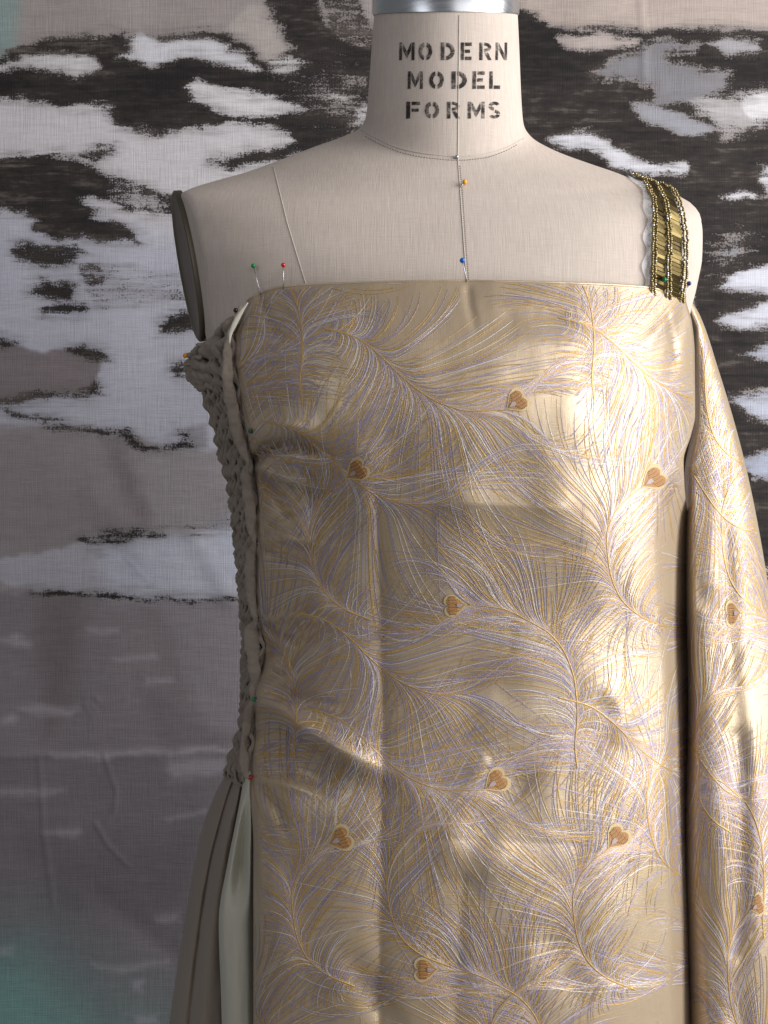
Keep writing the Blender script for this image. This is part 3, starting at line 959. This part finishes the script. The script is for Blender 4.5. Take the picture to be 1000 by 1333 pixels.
def feather(surface, inside, parent, spine, eye, shift=(0, 0), sx=1.0, seed=0, size=1.0, eyeon=True, dens=1.0):
    r = np.random.default_rng(seed)
    tip = np.array(spine[0], float)

    def mp(p):
        p = np.asarray(p, float)
        q = p.copy(); q[..., 0] = tip[0] + (p[..., 0] - tip[0]) * sx
        return q + np.array(shift)
    P = dense(spine, 140)
    T = np.gradient(P, axis=0); T /= np.linalg.norm(T, axis=1)[:, None]
    T = -T                                        # toward the eye
    Ltot = np.hypot(*np.diff(P, axis=0).T).sum()
    rib = []                                      # (points, widths, material)
    rib.append((P, np.interp(np.linspace(0, 1, 140), [0, .5, 1], [1.0, 1.5, 1.9]), 0))
    nb = int(Ltot / 1.65 * dens)
    outer = {id(SP_A): 0, id(SP_B): 0, id(SP_C): 1}.get(id(spine), 0)
    for side in (-1, 1):
        for k in range(nb):
            s = (k + r.uniform(-.18, .18)) / nb * 0.97 + 0.012
            s = min(max(s, 0.004), 0.995)
            i = s * 139; i0 = int(i); fr = i - i0
            p = P[i0] * (1 - fr) + P[min(i0 + 1, 139)] * fr
            t = T[i0]
            ang0 = math.atan2(t[1], t[0])
            ph0 = 44 + 22 * s + 34 * math.exp(-s / 0.10) + r.normal(0, 0.9)
            bend = -(72 + 50 * math.exp(-s / 0.13)) + 160 * s ** 1.5 + r.normal(0, 2.5)
            Lb = size * (140 + 88 * math.sin(math.pi * min(1, 0.12 + s * 0.9)) - 80 * s) * (0.86 + 0.16 * math.sin(k * 0.31 + seed * 1.7 + side)) * (r.uniform(0.55, 0.9) if r.random() < 0.25 else r.uniform(0.94, 1.08))
            if r.random() < 0.10: Lb *= 1.25
            Lb *= (0.8 if side == outer else 1.22) * (0.3 + 0.7 * float(sstep(1.0, 0.74, s)))
            ns = 15
            tau = np.linspace(0, 1, ns)
            wob = 5.0 * math.sin(k * 0.23 + seed)
            a = ang0 + side * np.radians(ph0 * (0.22 + 0.78 * sstep(-0.02, 0.30, tau)) + 10 * s * tau + bend * tau ** 1.3 + wob * np.sin(tau * 5))
            st = Lb / (ns - 1)
            q = np.concatenate([[p], p + np.cumsum(np.stack([np.cos(a[:-1]), np.sin(a[:-1])], -1) * st, 0)])
            wd = (0.66 + 0.42 * r.random()) * np.interp(tau, [0, .12, .8, 1], [.75, 1, .85, .25])
            z = r.random()
            m = 2 if z < 0.16 else ((0, 1, 1, 0)[k % 4] if z < 0.9 else (1, 0)[k % 2])
            rib.append((q, wd, m))
    # all ribbon points at once
    q = np.concatenate([mp(a) for a, b, c in rib]); w = np.concatenate([b for a, b, c in rib])
    tg = np.concatenate([np.gradient(mp(a), axis=0) for a, b, c in rib])
    tg /= np.linalg.norm(tg, axis=1)[:, None] + 1e-9
    nrm = np.stack([-tg[:, 1], tg[:, 0]], -1)
    ok = inside(q[:, 0], q[:, 1])
    LFT = q + nrm * w[:, None] * 0.5; RGT = q - nrm * w[:, None] * 0.5
    lift = 0.00034 + 0.00012 * r.random(len(q)); lift[:140] += 0.0012
    ya = surface(LFT[:, 0], LFT[:, 1]) - 0.00026 - 0.25 * np.where(np.arange(len(q)) < 140, 0.0012, 0)
    yb = surface(RGT[:, 0], RGT[:, 1]) - 0.00026 - 0.25 * np.where(np.arange(len(q)) < 140, 0.0012, 0)
    ym = surface(q[:, 0], q[:, 1]) - 0.00026 - 0.3 * lift
    A = to_world(LFT[:, 0], LFT[:, 1], ya); B = to_world(RGT[:, 0], RGT[:, 1], yb); Cn = to_world(q[:, 0], q[:, 1], ym)
    V = np.stack([A, Cn, B], 1).reshape(-1, 3)
    faces = []; mi = []
    n0 = 0
    for a, b, c in rib:
        n = len(a); o = ok[n0:n0 + n]
        g = np.arange(n0, n0 + n - 1)[o[:-1] & o[1:]]
        faces.append(np.stack([g * 3, g * 3 + 1, (g + 1) * 3 + 1, (g + 1) * 3], -1))
        faces.append(np.stack([g * 3 + 1, g * 3 + 2, (g + 1) * 3 + 2, (g + 1) * 3 + 1], -1))
        mi.append(np.full(2 * len(g), c)); n0 += n
    faces = np.concatenate(faces); mi = np.concatenate(mi)
    if len(faces) > 60:
        used, inv = np.unique(faces, return_inverse=True)
        mesh_obj("woven_feather", V[used], inv.reshape(-1, 4), [T_GOLD, T_LAV, T_CREAM], parent, True, mi)["kind"] = "stuff"
    if eyeon:
        e0 = np.array(eye, float); d = e0 - tip
        rot = r.normal(0, 0.16); es = r.uniform(0.9, 1.08); ek = r.uniform(0.84, 1.02)
        ax = d / np.linalg.norm(d); ax = np.array([ax[0] * math.cos(rot) - ax[1] * math.sin(rot), ax[0] * math.sin(rot) + ax[1] * math.cos(rot)]); bx = np.array([-ax[1], ax[0]])
        t = np.linspace(0, 2 * np.pi, 40, endpoint=False)
        # heart, point at local -x
        hx = -(13 * np.cos(t) - 4.0 * np.cos(2 * t) - 1.7 * np.cos(3 * t) - 0.7 * np.cos(4 * t)) / 17.0
        hy = 16 * np.sin(t) ** 3 / 17.0
        hx = -hx
        acc = Acc()
        ctr = tip + ax * 19

        def lay(scale, off, cx, m, kx=1.0, ky=1.0, rings=6):
            pts = []
            for rr in np.linspace(0, 1, rings):
                pts.append(np.stack([cx + hx * scale * es * rr * kx, hy * scale * es * rr * ky * ek], -1))
            L = np.concatenate(pts)
            pp = mp(ctr + L[:, :1] * ax + L[:, 1:] * bx)
            if not inside(pp[:, 0], pp[:, 1]).all(): return False
            acc.add(to_world(pp[:, 0], pp[:, 1], surface(pp[:, 0], pp[:, 1]) - off), grid_faces(rings, 40, wrap=True), m)
            return True
        ok2 = lay(21.0, 0.0007, 1, 0, 1.05, 0.92)
        if ok2:
            lay(16.5, 0.0009, 0, 1, 1.08, 0.92)
            lay(5.4, 0.0014, -6.5, 3, 1.3, 0.62, 4)
            for k in range(-5, 6):                 # satin stitch ridges
                y = k * 2.3
                xs = np.linspace(-6 + abs(k) * 1.2 - 2, 9 - 0.05 * k * k, 6)
                L = np.stack([xs, np.full(6, y) + 0.6 * np.sin(xs * 0.4)], -1)
                pp = mp(ctr + L[:, :1] * ax + L[:, 1:] * bx)
                acc.tube(to_world(pp[:, 0], pp[:, 1], surface(pp[:, 0], pp[:, 1]) - 0.0009), 0.00026, 5, 2 if k % 2 else 1)
            acc.build("feather_eye", [EYE_RIM, EYE_GOLD, EYE_DARK, EYE_DROP], parent)


def in_panel(x, y):
    return (x > seamL(y) + 1.5) & (x < edgeR(y) - 1.5) & (y > topP(x) + 2.5) & (y < 1430)


def in_drape(x, y):
    l, r = drapeL(y), drapeR(y)
    return (x > l + 1) & (x < r - 2) & (y > 400) & (y < 1430)


EYE = {'A': (679, 519), 'B': (443, 1088), 'C': (590, 787)}
SPN = {'A': SP_A, 'B': SP_B, 'C': SP_C}
_place = [('A', 679, 519), ('A', 652, 1013), ('A', 313, 530), ('A', 288, 1018), ('A', 985, 505), ('A', 985, 1000), ('A', 640, 1480), ('A', 985, 1480),
          ('B', 466, 612), ('B', 443, 1088), ('B', 853, 622), ('B', 809, 1093), ('B', 489, 136), ('B', 890, 140),
          ('C', 590, 787), ('C', 552, 1262), ('C', 232, 312), ('C', 612, 306), ('C', 940, 790), ('C', 224, 790), ('C', 900, 1240), ('C', 190, 1260), ('b', 352, 448), ('a', 640, 888), ('b', 566, 1062), ('a', 600, 640), ('b', 700, 1270), ('b', 905, 960)]
for i, (k, x, y) in enumerate(_place):
    e = EYE[k.upper()]
    feather(panel_Y, in_panel, panel, SPN[k.upper()], e, (x - e[0], y - e[1]), 1.0, 100 + i, eyeon=k.isupper(), dens=1.0 if k.isupper() else 0.55)
for i, (k, x, y) in enumerate([('C', 966, 797), ('B', 976, 1186), ('B', 946, 420), ('B', 968, 610), ('A', 1004, 690), ('B', 930, 900), ('A', 1000, 1040), ('C', 908, 1010), ('C', 930, 1330)]):
    e = EYE[k]
    feather(drape_Y, in_drape, drape, SPN[k], e, (x - SPN[k][0][0], y - SPN[k][0][1]), 0.62, 300 + i, eyeon=(i < 2), dens=0.72, size=0.85)

# ------------------------------------------------------------------ grey smocked side fabric
grey = thing("smocked_fabric", "taupe fabric with hand-smocked pleats down the side, falling loose below the hip", "fabric")


def build_smock():
    nr, nc = 560, 200
    py = np.linspace(398, 1040, nr)[:, None]
    L, R = bodyL(py), bodyR(py)
    cx, a = (L + R) / 2, (R - L) / 2
    n = 2.25
    ts = np.clip((cx - seamL(py) - 4) / a, 0, 0.995)
    ph0 = np.arcsin(ts ** (n / 2))
    u = np.linspace(0, 1, nc)[None]
    ph = ph0 + (math.radians(158) - ph0) * u

    def ring(ph, py):
        L, R = bodyL(py), bodyR(py); cx, a = (L + R) / 2, (R - L) / 2
        b = YC - frontY(py)
        s, c = np.sin(ph), np.cos(ph)
        return cx - a * np.abs(s) ** (2 / n), YC - b * np.sign(c) * np.abs(c) ** (2 / n)
    px, Y = ring(ph, py)
    V = to_world(px, py, Y)
    w = np.concatenate([np.zeros((nr, 1)), np.cumsum(np.linalg.norm(np.diff(V, axis=1), axis=-1), 1)], 1) * F / 0.68   # px along the strip
    # slanted upper edge
    sh = np.clip(1 - (py - 398) / 110, 0, 1) * np.clip(w * 0.55, 0, 75)
    py2 = py + sh
    px, Y = ring(ph, py2)
    V = to_world(px, py2, Y)
    h = np.zeros_like(w) - 0.0012
    # puff standing off the side under the armhole
    h += 0.004 * np.exp(-((w - 92) / 22) ** 2 - ((py2 - 482) / 36) ** 2)
    bt = sstep(985, 1040, py2)
    h = h - 0.012 * sstep(1000, 1038, py2 + 9 * np.sin(w / 4.0))
    h += 0.0008 * (vnoise(w / 4, py2 / 9) - 0.5)
    nx, ny = -np.sin(ph), -np.cos(ph)
    V[..., 0] += nx * h; V[..., 1] += ny * h
    o = mesh_obj("smocked_panel", V, grid_faces(nr, nc), GREY, grey)
    o["label"] = "ground of the smocked side strip"
    # honeycomb smocking: each pleat snakes down the strip and is caught to its neighbours in turn
    rows = np.arange(6, nr - 10)
    yy = np.linspace(398, 1040, nr)[rows]
    loose = sstep(520, 420, yy)                       # pleats open out at the top
    phs = np.cumsum(np.gradient(yy) / (23.0 + 14.0 * loose)) * np.pi
    knots = Acc()
    for k in range(15):
        sp = 7.6 + 6.5 * loose
        ph_k = phs + np.pi * (k % 2) + 3.4 * (vnoise(np.full(len(yy), k * 3.1), yy / 60) - 0.5)
        sw = np.sin(ph_k)
        cw = 4.0 + sp * k + 0.27 * sp * np.sign(sw) * np.abs(sw) ** 0.8 + 2.6 * (vnoise(np.full(len(yy), k * 7.7), yy / 13) - 0.5)
        rad = sp * (0.60 - 0.22 * np.abs(sw) ** 3 + 0.20 * (vnoise(np.full(len(yy), k * 5.3 + 2), yy / 9) - 0.5))
        rad *= sstep(403, 418, yy) * sstep(1034, 1000, yy + 7 * math.sin(k * 2.2))
        C = np.zeros((len(yy), 3)); N = np.zeros((len(yy), 3))
        for a, r in enumerate(rows):
            for c in range(3): C[a, c] = np.interp(cw[a], w[r], V[r, :, c])
            q = np.interp(cw[a], w[r], ph[r])
            N[a] = (-math.sin(q), -math.cos(q), 0)
        rm = rad * 0.68 / F
        C = C + N * (0.55 * rm + 0.0014 * (1 - np.abs(sw)) * (1 + loose))[:, None]
        T = np.gradient(C, axis=0); T /= np.linalg.norm(T, axis=1)[:, None]
        S = np.cross(T, N); S /= np.linalg.norm(S, axis=1)[:, None]
        th = np.linspace(0, 2 * np.pi, 12, endpoint=False)
        cr = 1 + 0.16 * np.sin(3 * th[None] + yy[:, None] / 9.0) + 0.10 * np.sin(5 * th[None] - yy[:, None] / 5.0)      # small creases along the roll
        P = C[:, None] + rm[:, None, None] * cr[..., None] * (np.cos(th)[None, :, None] * S[:, None] * 0.92 + np.sin(th)[None, :, None] * N[:, None] * 0.85)
        keep = rad > 0.12
        P = P[keep]
        if len(P) < 10: continue
        mesh_obj("pleat", P, grid_faces(len(P), 12, wrap=True), GREY, grey)
        pk = np.where((np.diff(np.sign(np.diff(sw))) < 0) & keep[1:-1])[0] + 1
        for a in pk:
            kc = C[a] + S[a] * 0.42 * sp[a] * 0.68 / F + N[a] * rm[a] * 0.7
            knots.tube([kc - S[a] * 0.0016, kc + N[a] * 0.0005, kc + S[a] * 0.0016], 0.0005, 5)
    kn = knots.build("smocking_stitches", STITCH_D, grey); kn["kind"] = "stuff"
    return V


smV = build_smock()

EDGE = [(316, 398, 4), (309, 414, 6), (301, 432, 5), (297, 452, 9), (299, 490, 13), (304, 530, 13), (314, 570, 12), (320, 590, 8), (324, 602, 4.5), (322, 622, 11), (326, 660, 12),
        (330, 690, 9), (333, 706, 4), (328, 724, 11), (328, 760, 12), (331, 790, 9), (335, 805, 4.5), (330, 822, 14), (331, 850, 17), (333, 872, 15), (331, 895, 7), (330, 910, 4.5),
        (325, 930, 10), (321, 952, 9), (318, 968, 6), (319, 985, 10), (321, 1000, 9), (325, 1013, 4)]


def build_edge():
    E = np.array(EDGE, float)
    s = np.concatenate([[0], np.cumsum(np.hypot(*np.diff(E[:, :2], axis=0).T))])
    t = np.linspace(0, s[-1], 300)
    x, y, w = (spl(s, E[:, k])(t) for k in range(3))
    Y = np.minimum(body_Y(x + 6, y), 0.69) - 0.0015
    r = w / 2 * 0.66 / F * (1 + 0.35 * (vnoise(y / 9, 3.3) - 0.5) + 0.18 * (vnoise(y / 3.5, 8.1) - 0.5))
    x = x + 2.2 * (vnoise(y / 14, 17.2) - 0.5)
    a = Acc(); P = to_world(x - 2, y, Y)
    a.tube(P, r * 1.1, 16, flat=0.42)
    o = a.build("rolled_edge", GREY, grey)
    co = np.empty(len(o.data.vertices) * 3, np.float32); o.data.vertices.foreach_get("co", co); co = co.reshape(-1, 3)
    q = co * 1000.0
    co[:, 0] += 0.0009 * (vnoise(q[:, 0] / 2.2 + 9, q[:, 2] / 5.0) - 0.5); co[:, 1] += 0.0014 * (vnoise(q[:, 0] / 1.6, q[:, 2] / 4.0 + 30) - 0.5)
    co[:, 1] += 0.0012 * (vnoise(q[:, 0] / 1.0 + 70, q[:, 2] / 1.4) - 0.5)
    o.data.vertices.foreach_set("co", co.ravel()); o.data.update()
    o["label"] = "rolled fold of taupe cloth pinned along the seam"
    # gather threads round the roll
    # pale lining turned out at the top corner
    x = np.array([320, 314, 307, 301, 297, 296]); y = np.array([394, 402, 413, 425, 436, 447]); w = np.array([1.2, 4, 6, 6, 4, 1.2])
    xs = dense(list(zip(x, y)), 24); ww = np.interp(np.linspace(0, 1, 24), np.linspace(0, 1, 6), w)
    Y = np.minimum(body_Y(xs[:, 0] + 6, xs[:, 1]), 0.69) - 0.0085
    a = Acc(); a.tube(to_world(xs[:, 0] + 3, xs[:, 1], Y), ww / 2 * 0.66 / F, 10, flat=0.35)
    o = a.build("lining_turn", LINING, grey); o["label"] = "pale sliver of lining showing at the top corner"


build_edge()


def build_skirt():
    # cross sections (px, depth) from the left silhouette to the seam, at several heights
    S = {
        1004: [(296, .712), (299, .690), (303, .676), (307, .668), (309, .672), (311, .664), (314, .655), (316, .652), (318, .656), (319, .648), (321, .640), (324, .636), (327, .637), (329, .643)],
        1030: [(282, .715), (284, .692), (289, .676), (296, .668), (299, .673), (302, .664), (307, .654), (311, .650), (314, .656), (315, .646), (318, .636), (323, .632), (327, .634), (330, .642)],
        1070: [(266, .72), (268, .694), (275, .676), (284, .668), (287, .675), (290, .662), (298, .651), (304, .650), (308, .656), (307, .643), (311, .630), (319, .634), (327, .628), (331, .642)],
        1120: [(254, .725), (255, .696), (262, .677), (271, .669), (275, .678), (277, .662), (288, .650), (297, .651), (301, .660), (297, .641), (302, .626), (314, .634), (326, .624), (332, .640)],
        1200: [(241, .73), (241, .698), (248, .677), (257, .670), (262, .680), (262, .662), (275, .649), (289, .651), (294, .664), (285, .640), (291, .622), (310, .617), (326, .620), (332, .640)],
        1333: [(221, .74), (221, .700), (230, .677), (240, .670), (247, .684), (245, .662), (262, .648), (284, .650), (294, .668), (289, .640), (295, .620), (312, .613), (327, .617), (333, .640)],
        1450: [(210, .74), (210, .700), (219, .677), (230, .670), (238, .684), (236, .662), (255, .647), (280, .649), (292, .670), (291, .640), (297, .620), (314, .612), (328, .616), (334, .640)]}
    ks = sorted(S)
    A = np.array([S[k] for k in ks])
    A[:, 5, 0] = np.maximum(A[:, 5, 0], A[:, 4, 0] + 1.5)
    for j in (4, 8):
        A[:, j, 1] = np.minimum(A[:, j, 1], A[:, j - 1, 1] + (0.0015 if j == 4 else 0.003))
        A[:, j + 1, 1] = np.maximum(A[:, j + 1, 1], A[:, j, 1] - (0.005 if j == 4 else 0.011))
    nr, nc = 240, 150
    py = np.linspace(1004, 1450, nr)
    ctrl = np.stack([np.stack([spl(ks, A[:, j, c])(py) for c in range(2)], -1) for j in range(A.shape[1])], 1)   # nr, k, 2
    tt = np.linspace(0, 1, nc)
    V = np.zeros((nr, nc, 3))
    for i in range(nr):
        p = ctrl[i]
        q = np.stack([(p[:, 0] - CX) / F * p[:, 1], p[:, 1]], -1)
        # Catmull-Rom through the control points
        k = np.clip((tt * (len(q) - 1)).astype(int), 0, len(q) - 2); f = (tt * (len(q) - 1) - k)[:, None]
        g = lambda j: q[np.clip(j, 0, len(q) - 1)]
        a, b, c, d = g(k - 1), g(k), g(k + 1), g(k + 2)
        r = 0.5 * ((2 * b) + (c - a) * f + (2 * a - 5 * b + 4 * c - d) * f**2 + (3 * b - a - 3 * c + d) * f**3)
        V[i, :, 0] = r[:, 0]; V[i, :, 1] = r[:, 1]
        V[i, :, 2] = CAMZ - (py[i] - CY) / F * r[:, 1]
    V[..., 1] += 0.0022 * (vnoise(V[..., 0] * 1000 / 7 + 11, V[..., 2] * 1000 / 40) - 0.5) + 0.0007 * (vnoise(V[..., 0] * 1000 / 2.5 + 41, V[..., 2] * 1000 / 12) - 0.5)
    for _ in range(2):
        V[1:-1] = (V[:-2] + 2 * V[1:-1] + V[2:]) / 4
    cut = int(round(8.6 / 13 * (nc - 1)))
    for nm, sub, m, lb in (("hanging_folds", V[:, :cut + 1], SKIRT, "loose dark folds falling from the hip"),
                           ("front_fold", V[:, cut:], LIT_FOLD, "front fold at the seam, with light painted into its cloth colour")):
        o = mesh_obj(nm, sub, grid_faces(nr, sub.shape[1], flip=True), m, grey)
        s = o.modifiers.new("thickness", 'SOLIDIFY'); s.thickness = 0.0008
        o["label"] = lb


build_skirt()

# ------------------------------------------------------------------ beaded trim over the shoulder
trim = thing("beaded_trim", "gold beaded and sequinned trim on white tulle, laid over the shoulder as a strap", "trim")


def on_form(p, off):
    out = []
    last = None
    for x, y in p:
        h = cast(torso_bvh, x, y, off)
        if h is None:
            h = last
        if h is not None: out.append(h); last = h
    return np.array([tuple(v) for v in out])


def build_trim():
    rows = {
        'l': [(824, 229), (836, 239), (843, 254), (848, 268), (848, 293), (847, 320), (846, 344), (845, 368), (845, 384)],
        'm': [(840, 236), (852, 245), (858, 257), (863.5, 271), (865, 293), (866, 320), (865, 343), (864.5, 368), (864, 388)],
        'r': [(860, 243), (871, 251), (878, 262), (881.5, 275), (884, 293), (886, 314), (886, 343), (883, 370), (881, 392)]}
    N = 64
    R = {k: dense(v, N) for k, v in rows.items()}
    # tulle backing, in one band with scalloped sides
    l = R['l'] + np.array([[-9 - 3 * math.sin(i * 0.42) , 0.0] for i in range(N)])
    r = R['r'] + np.array([[7.5 + 1.5 * math.sin(i * 0.6), 0.0] for i in range(N)])
    V = []
    nc = 14
    for i in range(N):
        for j in range(nc):
            t = j / (nc - 1)
            q = l[i] * (1 - t) + r[i] * t
            h = cast_near(torso_bvh, q[0], q[1], 0.0012 + 0.0004 * (1 - abs(2 * t - 1)) + 0.0003 * math.sin(i * 0.8 + j))
            V.append(h if h is not None else V[-1])
    mesh_obj("tulle_backing", np.array([tuple(v) for v in V]), grid_faces(N, nc), TULLE, trim)
    # dark braid under the sequins
    for (k1, k2) in (('l', 'm'), ('m', 'r')):
        V = []
        for i in range(N):
            for t in (0.05, 0.35, 0.65, 0.95):
                q = R[k1][i] * (1 - t) + R[k2][i] * t
                V.append(tuple(cast_near(torso_bvh, q[0], q[1], 0.0021 + 0.0002 * (0.1 < t < 0.9))))
        mesh_obj("braid_backing", np.array(V), grid_faces(N, 4), BRAID, trim)
    # rows of seed beads in zigzag pairs
    for k in 'lmr':
        a = Acc()
        c = dense(rows[k], 58)
        for i in range(58):
            for sgn in (-1, 1):
                ox = sgn * 1.9 + random.uniform(-.5, .5); oy = sgn * 0.6 + random.uniform(-.5, .5)
                h = cast_near(torso_bvh, c[i][0] + ox, c[i][1] + oy, 0.0040 + random.uniform(-.0003, .0006))
                if h is None: continue
                a.sphere(tuple(h), random.uniform(0.00085, 0.0012), 1 if random.random() < 0.12 else 0, 8, 6)
        o = a.build("bead_row", [BEAD, BEAD_S], trim); o["kind"] = "stuff"
    # flat sequin bars between the bead rows, tilted like fallen slats
    for (k1, k2) in (('l', 'm'), ('m', 'r')):
        A, B = dense(rows[k1], 31), dense(rows[k2], 31)
        for i in range(30):
            a0, b0 = A[i] * .82 + B[i] * .18, A[i] * .16 + B[i] * .84
            a1, b1 = A[i + 1] * .82 + B[i + 1] * .18, A[i + 1] * .16 + B[i + 1] * .84
            g = random.uniform(0.76, 0.95); a1 = a0 + (a1 - a0) * g; b1 = b0 + (b1 - b0) * g
            tilt = random.uniform(-0.0006, 0.0020)
            sk = np.array([0, 2.2])
            grow = 1.12
            P = []
            for p, off in ((a0, .0026 + tilt), (b0 + sk, .0026 + tilt), (b1 + sk, .0026), (a1, .0026)):
                h = cast_near(torso_bvh, p[0], p[1], off)
                P.append(h)
            if None in P: continue
            P = np.array([tuple(v) for v in P])
            n = np.cross(P[1] - P[0], P[3] - P[0]); n /= np.linalg.norm(n) + 1e-9
            if n[1] > 0: n = -n
            top = P + n * 0.0005; mid = P.mean(0)
            top = mid + (top - mid) * 0.93
            v = np.concatenate([P, top])
            f = [(0, 1, 5, 4), (1, 2, 6, 5), (2, 3, 7, 6), (3, 0, 4, 7), (4, 5, 6, 7), (3, 2, 1, 0)]
            mesh_obj("sequin_bar", v, f, BRASS_D if random.random() < 0.38 else BRASS, trim, smooth=False)


build_trim()

# ------------------------------------------------------------------ pins
HEADS = {}


def head_mat(name, c):
    if name not in HEADS:
        HEADS[name] = mat_plain(name + "_pin_head", c, 0.25, 0.0, 0.5)
    return HEADS[name]


def surf(px, py, where):
    if where == 'form':
        h = cast_near(torso_bvh, px, py, 0)
        return h.y if h is not None else 0.62
    if where == 'top': return float(panel_Y(px, topP(px)))
    if where == 'panel': return float(panel_Y(px, py))
    return float(min(body_Y(max(px, 262), py), 0.69)) - 0.004


def pin(label, color, hx, hy, tx, ty, where, r=0.0019, lift=0.004):
    t = thing("dressmaking_pin", label, "pin", group="ball-headed pins in the draping")
    d0 = surf(hx, hy, where) - lift
    H = W(hx, hy, d0)
    a = Acc(); a.sphere(tuple(H), r * 0.9, 0, 16, 11)
    m = color if not isinstance(color, tuple) else head_mat(*color)
    a.build("pin_head", m, t)
    if where == 'top':
        E = W(tx, ty, float(panel_Y(tx, topP(tx))) - 0.0006)
    else:
        E = W(tx, ty, surf(tx, ty, where) + 0.0015)
    a = Acc(); a.tube([tuple(H), tuple(H.lerp(E, 0.5)), tuple(E)], 0.00032, 6)
    a.build("pin_shaft", STEEL, t)


BLK = ("black", (24, 22, 22)); GRN = ("green", (18, 120, 70)); RED = ("red", (186, 30, 34)); DGR = ("dark_green", (16, 84, 56))
pin("small steel pin head where the neck seam meets the front seam", STEEL, 595, 204, 597, 207, 'form', 0.0015, 0.0015)
pin("yellow-headed pin beside the front seam just below the neck", ("yellow", (226, 158, 34)), 605, 237, 596, 248, 'form')
pin("bright blue pin standing at the middle of the brocade's top edge", ("blue", (24, 96, 178)), 602, 339, 608, 367, 'top', 0.0019, 0.004)
pin("green pin with a long slanting shaft, left of the red one on the chest", GRN, 330, 346, 340, 387, 'top', 0.0017, 0.004)
pin("red pin on the linen chest beside the shoulder seam", RED, 369, 345, 369, 377, 'top', 0.0017, 0.003)
pin("dark blue pin at the shoulder where the brocade drape begins", ("dark_blue", (34, 46, 110)), 897, 369, 891, 388, 'top', 0.0018, 0.004)
pin("green pin head among the beads at the foot of the gold trim", GRN, 865, 364, 866, 369, 'form', 0.0017, 0.008)
pin("black pin at the top corner of the taupe fabric", BLK, 307, 404, 312, 409, 'side', 0.0018, 0.006)
pin("orange pin sticking out from the taupe puff under the armhole", ("orange", (220, 132, 34)), 241, 463, 252, 470, 'side', 0.0018, 0.010)
pin("dark green pin on the brocade fold at bust height", DGR, 326, 561, 329, 566, 'panel', 0.0017, 0.004)
pin("topmost black pin on the seam, just under the dark green one", BLK, 325, 602, 329, 605, 'panel', 0.0017, 0.005)
pin("black pin on the side seam above the waist, level with the pale painted band's top", BLK, 333, 706, 337, 708, 'panel', 0.0017, 0.005)
pin("lowest black pin on the side seam, near the waist", BLK, 335, 805, 339, 807, 'panel', 0.0017, 0.005)
pin("green pin on the side seam just below the waist", GRN, 331, 910, 336, 912, 'panel', 0.0018, 0.007)
pin("red pin at the hip where the taupe folds are released", RED, 326, 1012, 331, 1014, 'panel', 0.0019, 0.006)
